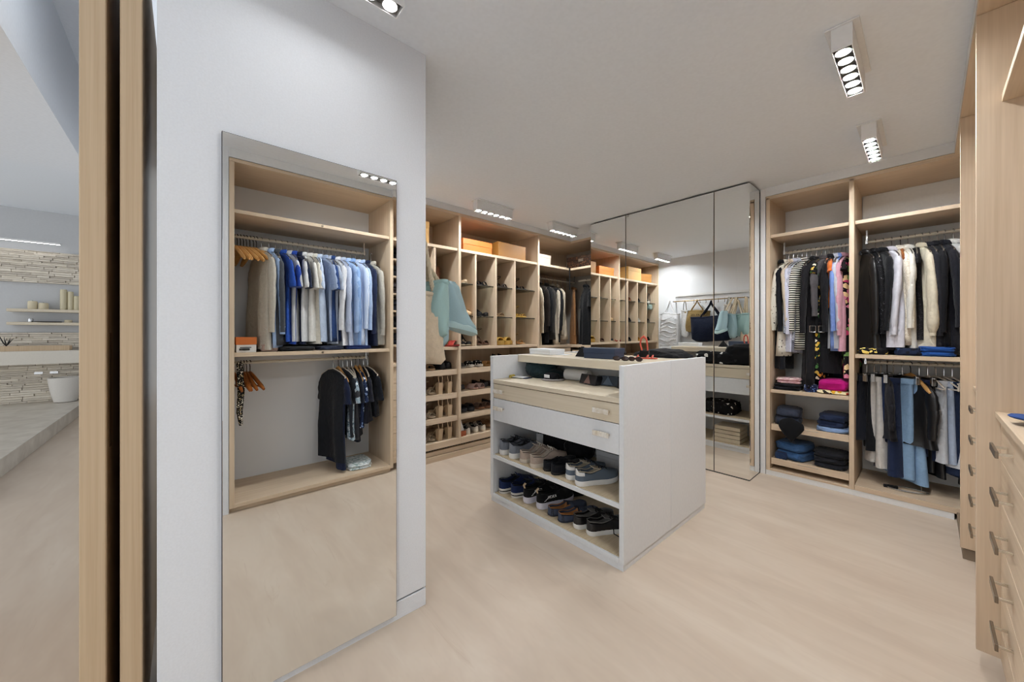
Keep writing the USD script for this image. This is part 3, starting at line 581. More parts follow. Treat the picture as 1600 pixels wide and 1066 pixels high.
# --- far wardrobe, narrow section
rf = lambda x: (x, YF + .285, 2.055)
BK = F('17171b'); FLOR = printed('141416', ['e9c14a', 'f0ead8', '3d6b3a', 'd9b65a'], 26, .42); PINKF = printed('161015', ['e58ba8', 'f2d3a0', '7aa05a', 'd84f7f'], 20, .5)
rail([
    (-.905, 'jacket', F('1a1b22'), 'long black coat', 'the cabinet side', dict(length=1.0, w=.19, yaw=-0)),
    (-.868, 'blouse', printed('d9d4c8', ['4a4640', 'bdb4a4'], 34, .25), 'cream blouse with black specks', 'the black coat', dict(length=.86, yaw=-14, thick=.04, puff=.03, name='blouse', hem=1.1)),
    (-.832, 'blouse', F('d9c9b6'), 'sand blouse', 'the speckled blouse', dict(length=.66, yaw=-8)),
    (-.800, 'blouse', F('d7d8ea'), 'pale lavender blouse', 'the sand blouse', dict(length=.84, yaw=-10)),
    (-.768, 'shirt', striped('eef0f6', '39425f', 30, 'z', .3), 'fine navy striped shirt', 'the lavender blouse', dict(length=.72, yaw=-14, thick=.035)),
    (-.735, 'blouse', striped('e8e4da', '26241f', 16, 'z', 2.0), 'bold zebra-striped blouse', 'the navy striped shirt', dict(length=.80, yaw=-16, thick=.035)),
    (-.700, 'dress', BK, 'long black dress', 'the zebra-striped blouse', dict(length=1.12, sleeve='cap', w=.18, yaw=-6, collar=False, name='dress', cat='dress')),
    (-.664, 'dress', F('1d1c20'), 'black coat dress with buckled belt', 'the long black dress', dict(length=1.13, yaw=-12, thick=.04, hem=1.1, name='dress', cat='dress')),
    (-.628, 'dress', FLOR, 'black dress with yellow flowers', 'the belted dress', dict(length=1.05, sleeve='cap', collar=False, yaw=-6, name='dress', cat='dress')),
    (-.600, 'blouse', F('5b575a'), 'dark grey blouse', 'the yellow-flowered dress', dict(length=.62, yaw=-14)),
    (-.574, 'blouse', F('e07a3c'), 'orange top', 'the dark grey blouse', dict(length=.45, sleeve='cap', collar=False)),
    (-.548, 'dress', BK, 'black gown', 'the orange top', dict(length=1.0, sleeve='long', yaw=-8, thick=.038, name='dress', cat='dress')),
    (-.518, 'shirt', F('c9ccd6'), 'pale grey shirt', 'the black gown', dict(length=.8)),
    (-.492, 'shirt', F('7f9bdc'), 'bright blue shirt', 'the pale grey shirt', dict(length=.8)),
    (-.466, 'blouse', F('d9a5b4'), 'dusty pink blouse', 'the bright blue shirt', dict(length=.82, yaw=-6, hem=1.1)),
    (-.440, 'dress', PINKF, 'black dress with pink flowers', 'the pink blouse', dict(length=1.02, sleeve='cap', collar=False, yaw=-4, name='dress', cat='dress'))],
    rf, PI / 2, 'narrow far rail', 'slim', 'hangers in the narrow far wardrobe')
t = thing('waist_belt', 'wide black belt with pale stitching and two buckles around the black coat dress', 'belt', (-.664, YF + .285, 1.33), PI / 2 + .2)
obj('strap', MB().loft([ring_body(.215, .062, z, 28, .0, 0, 1) for z in (-.035, -.033, .033, .035)]), F('121214'), t, 50)
for k in (-.05, .07): obj('buckle', MB().tube([(-.218, k * .5 - .02, -.026), (-.218, k * .5 + .02, -.026), (-.218, k * .5 + .02, .026), (-.218, k * .5 - .02, .026), (-.218, k * .5 - .02, -.026)], .003), M_STEEL, t)

# --- far wardrobe, wide section: upper rail
LEA = plain('black_leather', '19191b', .35, bump=.15, scale=90)
rail([
    (-.335, 'jacket', LEA, 'black leather jacket', 'the divider', dict(length=.80, thick=.045, yaw=16, w=.21, puff=.012)),
    (-.282, 'jacket', printed('131316', ['6b6a70', '3a3a40'], 60, .25), 'black jacket with sequin trim', 'the leather jacket', dict(length=.78, yaw=10)),
    (-.238, 'jacket', F('17181c'), 'plain black jacket', 'the sequin jacket', dict(length=.78, yaw=14, thick=.04)),
    (-.190, 'blouse', F('d9d8e2'), 'long white cotton blouse', 'the plain black jacket', dict(length=.78, yaw=14, thick=.042, hem=1.1)),
    (-.140, 'jacket', printed('ded5c5', ['cfc4b0', 'ece5d8'], 70, .5), 'cream tweed jacket', 'the white cotton blouse', dict(length=.74, yaw=12, thick=.042, hanger='dark')),
    (-.100, 'blouse', F('e6e2d9'), 'ivory blouse', 'the tweed jacket', dict(length=.80, yaw=8)),
    (-.062, 'dress', printed('141316', ['3c3a40'], 70, .3), 'black lace dress', 'the ivory blouse', dict(length=.72, sleeve='cap', collar=False, w=.17, yaw=4, name='dress', cat='dress')),
    (-.025, 'blouse', F('ddd3bd'), 'cream blouse with full sleeves', 'the lace dress', dict(length=.80, yaw=12, puff=.035)),
    (.012, 'dress', F('26262c'), 'charcoal knit dress', 'the full-sleeved blouse', dict(length=.80, yaw=10, thick=.042, name='dress', cat='dress')),
    (.052, 'dress', F('15161b'), 'black sleeved dress', 'the charcoal knit dress', dict(length=.77, yaw=8, name='dress', cat='dress')),
    (.088, 'jacket', F('1d1e26'), 'blue-black jacket', 'the black sleeved dress', dict(length=.80, yaw=12, thick=.04)),
    (.130, 'blouse', F('dcdbd8'), 'white blouse with ballooning sleeves', 'the blue-black jacket', dict(length=.80, yaw=16, thick=.04, puff=.045)),
    (.172, 'blouse', F('cdbfb0'), 'taupe pleated top', 'the ballooning blouse', dict(length=.52, yaw=20, sleeve='cap', hem=1.3, collar=False)),
    (.210, 'blouse', F('d98a4a'), 'amber top', 'the taupe top', dict(length=.62, yaw=10)),
    (.250, 'jacket', F('14151b'), 'last black jacket', 'the amber top', dict(length=.76, yaw=6)),
    (.295, 'jacket', F('1a2036'), 'dark navy coat', 'the last black jacket', dict(length=.76, yaw=6))],
    rf, PI / 2, 'upper far rail', 'slim', 'hangers on the upper rail of the wide far wardrobe')
rl = lambda x: (x, YF + .285, 1.052)
LT = dict(collar=False)
rail([
    (-.335, 'pants', F('1a1e2b'), 'black tailored skirt', 'the divider', dict(length=.50, w=.13, flare=1.3, yaw=-22, hanger='clip', name='skirt')),
    (-.290, 'pants', F('17181d'), 'black trousers', 'the black skirt', dict(length=.58, w=.11, yaw=-18, hanger='clip')),
    (-.252, 'pants', F('d6d2cd'), 'off-white trousers', 'the black trousers', dict(length=.70, w=.12, yaw=-14, hanger='clip', thick=.036)),
    (-.215, 'jacket', F('232329'), 'short black jacket', 'the off-white trousers', dict(length=.5, yaw=8, hanger='black', **LT)),
    (-.180, 'pants', F('24304f'), 'dark indigo jeans', 'the short black jacket', dict(length=.74, w=.13, yaw=-14, thick=.042, hanger='clip', flare=1.2, name='jeans')),
    (-.130, 'pants', F('8fb0d2'), 'light blue jeans', 'the dark indigo jeans', dict(length=.78, w=.13, yaw=34, thick=.036, hanger='clip', flare=1.25, name='jeans')),
    (-.085, 'jacket', LEA, 'shiny black leather jacket', 'the light blue jeans', dict(length=.52, yaw=34, thick=.05, hanger='wood', **LT)),
    (-.040, 'pants', F('1a2440'), 'navy skirt', 'the shiny leather jacket', dict(length=.58, w=.12, yaw=30, hanger='clip', name='skirt')),
    (.004, 'pants', LEA, 'black leather trousers', 'the navy skirt', dict(length=.70, w=.11, yaw=24, hanger='velvet')),
    (.045, 'pants', F('d5d8de'), 'white wide trousers', 'the leather trousers', dict(length=.60, w=.12, flare=1.5, yaw=34, thick=.034, hanger='velvet')),
    (.085, 'pants', F('b9c5da'), 'pale blue wide trousers', 'the white wide trousers', dict(length=.60, w=.12, flare=1.4, yaw=28, thick=.03, hanger='velvet')),
    (.125, 'pants', F('1f2b45'), 'navy wide trousers', 'the pale blue trousers', dict(length=.68, w=.13, flare=1.2, yaw=24, thick=.035, hanger='velvet')),
    (.170, 'pants', F('c9b9aa'), 'beige trousers', 'the navy wide trousers', dict(length=.62, w=.11, hanger='velvet')),
    (.215, 'pants', F('14161f'), 'black wide trousers', 'the beige trousers', dict(length=.76, w=.12, hanger='velvet'))],
    rl, PI / 2, 'lower far rail', 'clip', 'hangers on the lower rail of the wide far wardrobe')

# --- corner wardrobe
rc = lambda y: (XL - .30, y, 2.055)
rail([
    (3.56, 'shirt', F('d8c9b0'), 'cream wool shirt', 'the shelf side', dict(length=.84, yaw=-16)),
    (3.64, 'jacket', F('2b2521'), 'dark brown jacket', 'the cream wool shirt', dict(length=.66, yaw=-8)),
    (3.71, 'dress', F('15161a'), 'long black dress with pale zip', 'the brown jacket', dict(length=.80, collar=False, yaw=-8, name='dress', cat='dress')),
    (3.79, 'jacket', F('3f3c3a'), 'charcoal knit jacket', 'the zipped dress', dict(length=.76, yaw=-10)),
    (3.86, 'dress', F('18181a'), 'black pleated dress', 'the charcoal knit', dict(length=.80, collar=False, name='dress', cat='dress')),
    (3.95, 'blouse', F('d9ccb8'), 'cream silk blouse', 'the pleated dress', dict(length=.84, yaw=-24, thick=.05, hem=1.15)),
    (4.05, 'blouse', F('d0c2ac'), 'oat coloured blouse', 'the silk blouse', dict(length=.76, yaw=-22, thick=.05, hem=1.15))],
    rc, PI, 'corner wardrobe', 'slim', 'hangers in the corner wardrobe')
hang('velvet', (XL - .30, 4.17, 2.055), PI - .9, 'empty pale hanger beyond the oat blouse in the corner wardrobe')
garment('dress', 'black short-sleeved dress hanging alone beside the mirrored doors in the corner', 'dress', (-3.20, 4.24, 2.04), PI / 2 + .9, F('121316'), length=.86, sleeve='short', collar=True, thick=.05, seed=3)
hang('black', (-3.20, 4.24, 2.04), PI / 2 + .9, 'black hanger carrying the lone black dress in the corner')
garment('coat', 'tan brown coat at the back of the corner wardrobe', 'coat', (-3.50, 4.34, 2.04), PI / 2 + .7, F('9a6d45'), length=.82, sleeve='long', seed=9)
t = thing('hanging_belt', 'thin black belt dangling from the corner shelf', 'belt', (XL - .005, 3.96, 2.19)); obj('strap', MB().tube([(-.1, 0, .012), (-.02, 0, .012), (.006, 0, .0), (.008, 0, -.12), (.007, .002, -.30)], .012, 8, flat=.25, up=(1, 0, 0)), F('0f0f10'), t, 50)

# ------------------------------------------------------------------ boxes
def carton(name, label, cat, loc, rz, w, d, h, m, lid=.35, lm=None):
    t = thing(name, label, cat, loc, rz)
    obj('box_base', B(-w / 2 + .003, w / 2 - .003, -d / 2 + .003, d / 2 - .003, 0, h * (1 - lid) + .01, c=.002), m, t)
    if lid: obj('lid', B(-w / 2, w / 2, -d / 2, d / 2, h * (1 - lid), h, c=.002), lm or m, t)
    return t
M_OR = plain('orange_card', 'd2722f', .5); M_MU = plain('mustard_card', '9c6a2a', .55); M_TAN = plain('tan_card', 'c79a5a', .6)
o = carton('storage_box', 'bright orange lidded box on top shelf of the shoe shelving', 'box', (XL - .22, 2.44, 2.19), 0, .34, .40, .135, M_OR, .45)
obj('side_label', B(-.04, .04, -.2015, -.2005, .03, .08), M_TRIM, o)
carton('storage_box', 'mustard brown box right of the orange box', 'box', (XL - .25, 2.95, 2.19), .03, .40, .46, .165, M_MU, 0)
carton('storage_box', 'large tan box on top of the shelving nearest the white wall, mirrored', 'box', (XL - .24, 1.62, 2.19), 0, .4, .42, .22, M_TAN, .3)
carton('storage_box', 'small brown gift box beside the large tan box, mirrored', 'box', (XL - .2, 1.15, 2.19), .3, .28, .26, .16, M_MU, .3)
carton('storage_box', 'pale pinkish box at left on the corner top shelf', 'box', (XL - .22, 3.52, 2.19), 0, .32, .26, .135, plain('blush_card', 'b9aa9c', .6), .3)
t = carton('patterned_case', 'dark brown patterned case with pale clasp on the corner top shelf', 'case', (-3.12, 4.17, 2.19), .0, .50, .3, .155, printed('2a1a12', ['5a3a22', '1a100b'], 50, .5), .35)
obj('clasp', B(-.04, .04, -.158, -.150, .075, .115), M_CHAMP, t)
carton('storage_box', 'brown box touching the mirrored doors on the corner shelf', 'box', (-2.79, 4.2, 2.19), 0, .12, .28, .17, M_TAN, .3)
carton('gift_box', 'white lidded box on the island top board', 'box', (-2.12, 2.27, IZ), -.1, .26, .17, .045, plain('white_card', 'e6e8ea', .5), .45)
t = thing('card_sheet', 'thin white card under the white box on island top', 'card', (-1.955, 2.30, IZ), .2); obj('sheet', B(-.04, .04, -.06, .06, 0, .004), plain('white_card', 'e6e8ea', .5), t)
carton('storage_box', 'navy blue box on the middle of the island top', 'box', (-1.52, 2.22, IZ), .12, .24, .16, .072, plain('navy_card', '2b3850', .5), .5)
t = thing('black_pouch', 'small black pouch with white tag left of the navy box', 'pouch', (-1.72, 2.24, IZ), .2)
obj('body', MB().hullbox([(-.05, -.03, 0), (.05, -.03, 0), (-.05, .03, 0), (.05, .03, 0), (-.012, -.004, .075), (.006, .004, .075)]), F('1a1a1c'), t); obj('tag', B(.03, .065, -.034, -.03, .0, .055), M_TRIM, t)
def sunglasses(label, loc, rz):
    t = thing('sunglasses', label, 'sunglasses', loc, rz, None, (.85, .85, .62)); mf = plain('dark_glasses', '1b1716', .15)
    for k in (-1, 1):
        obj('lens', MB().loft([[(k * .034 + .027 * math.cos(a) * s, -.004 + y, .022 + .020 * math.sin(a) * s) for a in np.linspace(0, 2 * PI, 18)[:-1]] for y, s in ((0, .9), (.002, 1), (.004, .9))]), plain('brown_lens', '3a2a28', .1), t, 40)
        obj('rim', MB().tube([(k * .034 + .029 * math.cos(a), 0, .022 + .022 * math.sin(a)) for a in np.linspace(0, 2 * PI, 18)[:-1]], .0028, 6, closed=True), mf, t, 50)
        obj('temple', MB().tube([(k * .064, .002, .03), (k * .055, .02, .028), (k * .01, .026, .02), (-k * .05, .024, .014)], .003), mf, t, 50)
    obj('bridge', MB().tube([(-.008, 0, .026), (0, -.002, .03), (.008, 0, .026)], .003), mf, t)
sunglasses('dark sunglasses folded on island top, right of the navy box', (-1.31, 2.10, IZ), .15)
sunglasses('second dark sunglasses nearest the right edge of island top', (-1.22, 2.12, IZ), -.2)
t = thing('coral_sandal', 'coral red strappy sandal lying behind the sunglasses on the island', 'sandal', (-1.30, 2.36, IZ), .6, None, (.8, .8, .6))
obj('sole', MB().loft([[(x * .12, y * .04, z) for x, y in ((-1, 0), (-.7, .6), (.2, .8), (.8, .8), (1, 0), (.8, -.8), (.2, -.8), (-.7, -.6))] for z in (0, .012)]), plain('coral_leather', 'c9543f', .5), t)
mb = MB()
for x in (-.05, .03, .07): mb.tube([(x, -.036, .01), (x + .01, -.02, .035), (x + .012, 0, .042), (x + .01, .02, .035), (x, .036, .01)], .006, 6)
obj('straps', mb, plain('coral_leather', 'c9543f', .5), t, 50)
t = thing('coral_handbag', 'small dark bag with tall coral red handle standing on the island top', 'handbag', (-1.38, 2.53, IZ), .3, None, (.62, .8, .95))
obj('body', MB().hullbox([(x, y, z) for x in (-.05, .05) for y in (-.03, .03) for z in (0, .05)]), F('1a1719'), t)
obj('handle', MB().tube([(-.03, 0, .05), (-.05, 0, .10), (-.04, 0, .145), (-.01, 0, .16), (.02, 0, .14), (.03, .0, .10), (.035, 0, .05)], .010, 8), plain('coral_leather', 'c9543f', .5), t, 50)

# ------------------------------------------------------------------ soft things
def blob(w, d, h, seed, n=3, rough=.12, ex=.6):
    ic = trimesh.creation.icosphere(n); v = ic.vertices.copy(); nz = meshkit.fbm(v * 2.2 + seed * 7.1, 3, seed) - .5; nz2 = meshkit.noise(v * 7 + seed, seed) - .5
    v = np.sign(v) * np.abs(v) ** ex; v /= np.maximum(np.abs(v).max(), 1e-9); v = v * (1 + rough * 2.2 * nz[:, None] + rough * .5 * nz2[:, None])
    v[:, 2] = np.maximum(v[:, 2], -.92); v[:, 2] = (v[:, 2] + .92) / 1.92
    return MB().add(v * np.array([w / 2, d / 2, h]), ic.faces)
def folded(name, label, cat, loc, rz, w, d, h, m, seed=1, layers=2, m2=None):
    t = thing(name, label, cat, loc, rz); r = random.Random(seed)
    for k in range(layers):
        hh = h / layers; mb = blob(w * r.uniform(.93, 1), d * r.uniform(.93, 1), hh * 1.08, seed + k * 5, 3, .15, .5)
        mb.xf(lambda v: v + np.array([r.uniform(-.006, .006), r.uniform(-.006, .006), k * hh])); obj('fold', mb, m2 if (m2 and k % 2) else m, t, 60)
    return t
SH = .782
folded('folded_sweater', 'folded black garment at left under the hanging clothes, narrow far wardrobe', 'folded clothes', (-.84, YF + .16, SH), 0, .20, .24, .055, F('16171e'), 2)
folded('folded_blouse', 'folded pink and cream printed blouse on top of black folded garment', 'folded clothes', (-.835, YF + .16, SH + .058), .1, .19, .22, .045, printed('d8b0b4', ['2a2324', 'efe3d4', 'c99a9a'], 30, .5), 3)
folded('folded_scarf', 'navy and white patterned bundle in the middle of the narrow wardrobe shelf', 'folded clothes', (-.675, YF + .12, SH), .2, .10, .12, .065, printed('1a2040', ['e5e8f0', '5a78b8'], 45, .45), 4, 1)
folded('folded_shawl', 'low yellow, red and white printed cloth under the magenta sweater', 'folded clothes', (-.53, YF + .125, SH), .05, .21, .16, .03, printed('e8d9b0', ['e0a830', 'c0392f', '2c2624'], 22, .5), 5, 1)
folded('folded_sweater', 'bright magenta folded sweater on the narrow wardrobe shelf', 'folded clothes', (-.52, YF + .19, SH + .03), -.1, .2, .26, .085, F('c0117c'), 6, 1)
folded('folded_jeans', 'folded dark navy garment behind magenta sweater', 'folded clothes', (-.49, YF + .40, SH), 0, .13, .14, .17, F('20283a'), 7)
folded('folded_jeans', 'heap of slate grey jeans at left on middle tray', 'folded clothes', (-.845, YF + .17, .462), .15, .20, .25, .15, F('3b4152'), 8, 2)
t = thing('black_briefs', 'black garment spilling over the front of the middle tray', 'folded clothes', (-.80, YF + .03, .464), 0)
mb = blob(.19, .05, .20, 21, 3, .10, .9).xf(lambda v: np.stack([v[:, 0] * (.25 + .75 * np.clip(v[:, 2] / .12, 0, 1)) + .02 * (.2 - v[:, 2]), v[:, 1] - .012, v[:, 2] - .125], 1)); obj('cloth', mb, F('111216'), t, 60)
folded('folded_jeans', 'navy blue folded jeans at right on the middle tray', 'folded clothes', (-.53, YF + .18, .499), 0, .20, .26, .11, F('24304d'), 9, 2)
folded('folded_jeans', 'light blue folded denim beneath the navy jeans', 'folded clothes', (-.53, YF + .17, .462), 0, .21, .27, .04, F('8aa5cf'), 10, 1)
folded('folded_jeans', 'mid blue denim heap at left on bottom tray', 'folded clothes', (-.80, YF + .20, .152), -.3, .24, .28, .15, F('3d6292'), 11, 2)
folded('folded_jeans', 'flat dark blue denim at the left front corner of bottom tray', 'folded clothes', (-.885, YF + .09, .152), .2, .10, .10, .055, F('2a3c5e'), 12, 1)
folded('folded_jeans', 'black denim stack at right on bottom tray', 'folded clothes', (-.545, YF + .17, .152), 0, .22, .26, .135, F('24252c'), 13, 3)
folded('folded_blouse', 'black and yellow flowered garment on the middle shelf of wide wardrobe', 'folded clothes', (-.29, YF + .14, 1.126), 0, .19, .16, .05, printed('17161a', ['e2b83c', 'f0d878'], 28, .42), 14, 1)
folded('folded_blouse', 'dark navy garment with pattern, left of the bright blue heap', 'folded clothes', (-.09, YF + .16, 1.126), 0, .16, .2, .055, printed('1c2740', ['3a5580', '10141f'], 30, .5), 15, 1)
folded('folded_sweater', 'bright blue crumpled garment on the middle shelf of wide wardrobe', 'folded clothes', (.045, YF + .15, 1.126), .1, .19, .2, .07, F('2453a0'), 16, 2)
t = thing('steel_ring_hanger', 'bare metal hanger fallen on the floor of the wide wardrobe', 'hanger', (-.10, YF + .16, .086), .2)
obj('wire', MB().tube([(.11 * math.cos(a), .05 * math.sin(a), .006) for a in np.linspace(0, 2 * PI, 24)[:-1]], .005, 6, closed=True), M_STEEL, t, 50); obj('hook', MB().tube([(.08, .03, .006), (.08, .05, .09), (.085, .06, .16)], .003), M_STEEL, t); obj('clip', B(-.13, -.05, -.012, .012, 0, .02), F('19191b'), t)
folded('folded_shirt', 'pale grey printed shirt folded on wardrobe floor, seen in the tall mirror', 'folded clothes', (XR + .035 + .22, 1.20, .065), .1, .3, .22, .05, printed('cfd6d6', ['9fb2b2', 'e8ecec'], 40, .5), 17)
MS = 1.15
t = carton('watch_box', 'small white box with orange lid at left end of mirrored shelf', 'box', (XR + .035 + .17, .345, MS), 0, .12, .13, .115, M_TRIM, .5, M_OR)
obj('printed_label', MB().box(-.061, -.0602, -.04, .03, .034, .040).box(-.061, -.0602, -.045, .02, .015, .030), M_GAP, t)
folded('folded_scarf', 'small pinkish crumpled scarf beside the orange-lidded box, mirrored', 'folded clothes', (XR + .035 + .16, .50, MS), 0, .12, .12, .06, F('b39a90'), 18, 1)
for i, (y, w, c, nm) in enumerate(((.69, .26, '1b1b1e', 'black'), (.93, .22, '23293c', 'dark navy'), (1.17, .24, '1e2f63', 'blue'))):
    folded('folded_trousers', f'{nm} flat folded trousers on the shelf below mirrored shirts', 'folded clothes', (XR + .035 + .2, y, MS), 0, .3, w, .035, F(c), 19 + i, 1)
for i, z in enumerate((2.03, 1.86, 1.69, 1.52, 1.35, 1.18)):
    folded('folded_sweater', ('topmost', 'second from top', 'third from top', 'fourth from top', 'fifth from top', 'lowest')[i] + ' dark folded sweater stack beside the mirrored shirt wardrobe', 'folded clothes', (XR + .38, 1.64, z), 0, .30, .28, .11, F(('26262c', '1b1d24', '3a3336', '20242f', '18181b', '2a2b33')[i]), 30 + i)
t = thing('baseball_cap', 'royal blue cap on the oak counter at the right edge', 'cap', (.352, 2.06, 1.0), PI + .25)
obj('crown', blob(.2, .18, .09, 5, 3, .04, .9), F('24498c'), t, 60); obj('brim', MB().loft([[(.07 + .11 * math.cos(a) * s, .085 * math.sin(a) * s, z + .01 * math.cos(a)) for a in np.linspace(-PI, PI, 20)[:-1]] for z, s in ((.012, .95), (.018, 1.0), (.022, .95))]), F('24498c'), t, 60)
t = thing('knit_beanie', 'dark green beanie heaped on the front island counter', 'beanie', (-2.05, 2.13, .94), .15)
obj('crown', blob(.27, .17, .16, 3, 4, .11, .8), F('1f3236'), t, 60); mb = blob(.14, .15, .075, 8, 3, .1, .8).xf(lambda v: v + np.array([.13, .0, 0])); obj('cuff', mb, F('1a2a30'), t, 60)
t = thing('travel_cap', 'black cap with white label beside the green beanie', 'cap', (-1.90, 2.09, .94), 0)
obj('crown', blob(.13, .10, .055, 6, 3, .05, .8), F('19191d'), t, 60); obj('brim', MB().lathe([(.01, 0), (.085, .002), (.09, .006), (.01, .012)], 24, (.02, -.01, 0)), F('b9b0ac'), t, 40); obj('label_patch', B(-.03, .025, -.0535, -.049, .018, .042), M_TRIM, t)
t = thing('passport_cards', 'white card and blue card lying at left end of the island counter', 'cards', (-2.14, 1.98, .94), .15)
obj('card', B(-.06, .06, -.04, .04, .006, .011), M_TRIM, t); obj('card', B(-.05, .08, -.02, .06, 0, .005), F('23304e'), t)
t = thing('perfume_bottle', 'small yellow bottle lying beside the white card on the island counter', 'bottle', (-2.195, 1.95, .94), .3)
obj('bottle', MB().tube([(0, -.03, .013), (0, .02, .013)], .013, 12), plain('yellow_glass', 'c9b25a', .2), t, 40); obj('cap', MB().tube([(0, .021, .013), (0, .036, .013)], .009, 12), M_CHAMP, t, 40)
t = thing('white_cylinder', 'white cylindrical case lying on the island counter, left of sunglass cases', 'case', (-1.74, 2.19, .94), .1)
obj('tube', MB().tube([(-.095, 0, .042), (-.09, 0, .042), (.09, 0, .042), (.095, 0, .042)], [.036, .042, .042, .036], 24, up=(0, 0, 1)), M_TRIM, t, 40); obj('end_cap', MB().tube([(.0955, 0, .042), (.105, 0, .042)], .040, 24, up=(0, 0, 1)), M_TRIM, t, 40)
def case(label, loc, rz, L, m, m2):
    t = thing('sunglass_case', label, 'case', loc, rz); tri = lambda x, s: [(x, -.04 * s, 0.004), (x, .04 * s, .004), (x, .03 * s, .062 * s), (x, -.02 * s, .068 * s)]
    obj('shell', MB().loft([tri(-L / 2, .92), tri(-L / 2 + .006, 1), tri(L / 2 - .006, 1), tri(L / 2, .92)]), m, t)
    obj('flap', MB().hullbox([(-.03, -.0425, .010), (.04, -.0425, .010), (.005, -.028, .066), (.005, -.0245, .066), (-.03, -.040, .010), (.04, -.040, .010)]), m2, t); return t
MK = plain('glossy_black_case', '1b1b1f', .3)
case('black sunglass case with rosy brown triangle flap on the island counter', (-1.55, 2.11, .94), -.25, .17, MK, plain('rosy_flap', '7d5f58', .5))
case('blue-black sunglass case between the rosy case and the panel side', (-1.43, 2.15, .94), .2, .15, plain('slate_case', '2a3442', .3), plain('slate_flap', '4b5a6b', .4))
case('black sunglass case with grey window touching the right island panel', (-1.22, 2.08, .94), -.3, .2, MK, plain('grey_flap', '50535c', .4))
# rear counter of the island, seen in the mirrored doors
t = folded('printed_dress', 'black and white printed garment heaped on the rear island counter', 'clothes', (-1.60, 2.72, .94), .1, .50, .26, .13, printed('121214', ['e6e4df', '121214', '2a2a2c'], 18, .38), 41, 1)
folded('crumpled_shirt', 'black crumpled top on the rear counter, showing above island corner', 'clothes', (-1.33, 2.70, .94), -.2, .40, .28, .215, F('111114'), 42, 1)
carton('jewellery_box', 'brown wooden box on rear island counter near its right end', 'box', (-1.98, 2.74, .94), .1, .2, .12, .055, M_MU, .4)
t = folded('red_scarf', 'dark red folded scarf behind the brown box on the rear counter', 'folded clothes', (-1.80, 2.62, .94), 0, .18, .1, .06, F('7d1f2c'), 43, 1)
folded('black_bag', 'black and white pouch on upper rear shelf of the island', 'bag', (-1.62, 2.66, .365), .1, .42, .3, .14, printed('141416', ['dedbd4', '2a2a2c'], 24, .3), 44, 1)
folded('cream_pouch', 'cream drawstring pouch on upper rear shelf of the island', 'bag', (-1.98, 2.70, .365), 0, .3, .24, .12, F('cfc4b2'), 45, 1)
for k in range(4):
    o = obj('storage_slab', B(-1.62, -1.36, 2.56, 2.82, .068 + k * .045, .068 + k * .045 + .040, c=.004), M_CREAM); tag(o, ('bottom', 'second lowest', 'third', 'top')[k] + ' cream flat box in the stack on lower rear island shelf', 'box')

# ------------------------------------------------------------------ shoes
WU = Pch([0, .02, .06, .13, .3, .5, .7, .85, .94, .985, 1], [.0, .36, .56, .68, .69, .78, 1.0, .92, .68, .36, .0])
def outline(L, W, n=26, s=1.0):
    u = (1 - np.cos(np.linspace(0, PI, n))) / 2; w = WU(u) * W / 2
    return np.vstack([np.stack([u * L, w], 1), np.stack([u[-2:0:-1] * L, -w[-2:0:-1]], 1)]) , u
def sole_mesh(L, W, t0, t1, grow=(.96, 1.05, 1.03), spring=.012, zf=None):
    o, _ = outline(L, W); c = np.array([L / 2, 0]); rings = []
    for g, z in zip(grow, (t0, t0 + (t1 - t0) * .35, t1)):
        p = (o - c) * np.array([1 + (g - 1) * .35, g]) + c; u = np.clip(p[:, 0] / L, 0, 1); rings.append(np.stack([p[:, 0], p[:, 1], z + spring * u ** 5 + (zf(u) if zf else 0)], 1))
    return MB().loft(rings)
def upper_mesh(L, W, z0, heel, vamp, toe, open_to=.52, rim=None, base=None, inset=1.0, u0=.0, u1=1.0, off=0.0):
    """one continuous shell: outer wall, rim, and inside of the shoe or closed toe."""
    us = (1 - np.cos(np.linspace(.02, PI - .02, 26))) / 2; us = u0 + (u1 - u0) * us
    H = Pch([0, .12, .3, open_to, .72, .88, 1], [heel, heel * .97, heel * .80, vamp, vamp * .72, toe, toe * .72]); rings = []
    for u in us:
        w = float(WU(u)) * W / 2 * inset + off; h = float(H(u)) + off; op = 1 / (1 + math.exp((u - open_to) * 55)) * (1 / (1 + math.exp(-(u - .035) * 160))); row = []
        for k in np.linspace(-1, 1, 23):
            a = abs(k); sg = -1 if k < 0 else 1
            zb = (base(u) if base else 0)
            if a > .5:
                q = (1 - a) / .5; y = w * (1 - .20 * q ** 2.2); z = h * .86 * q ** .9
            else:
                q = a / .5; y = w * .80 * q; dome = h * (.86 + .14 * (1 - q * q) ** .7); dip = h * .86 - (h * .74) * (1 - q ** 5); z = dome * (1 - op) + dip * op
            row.append((u * L, sg * y if k else 0, z0 + zb + z + .012 * u ** 5))
        rings.append(row)
    mb = MB().loft(rings, cap=False, closed=False)
    A_ = np.array(rings); n_ = int((us < open_to + .05).sum()); inner = MB().loft(A_[1:n_, 6:17] + np.array([0, 0, .0012]), cap=False, closed=False)
    e0 = np.array(rings[0]); e1 = np.array(rings[-1])
    for e in (e0, e1):
        n = len(e); c = e.mean(0); mb.add(np.vstack([e, c]), [(i, i + 1, n) for i in range(n - 1)] + [(n - 1, 0, n)])
    mb.inner = inner
    return mb, H
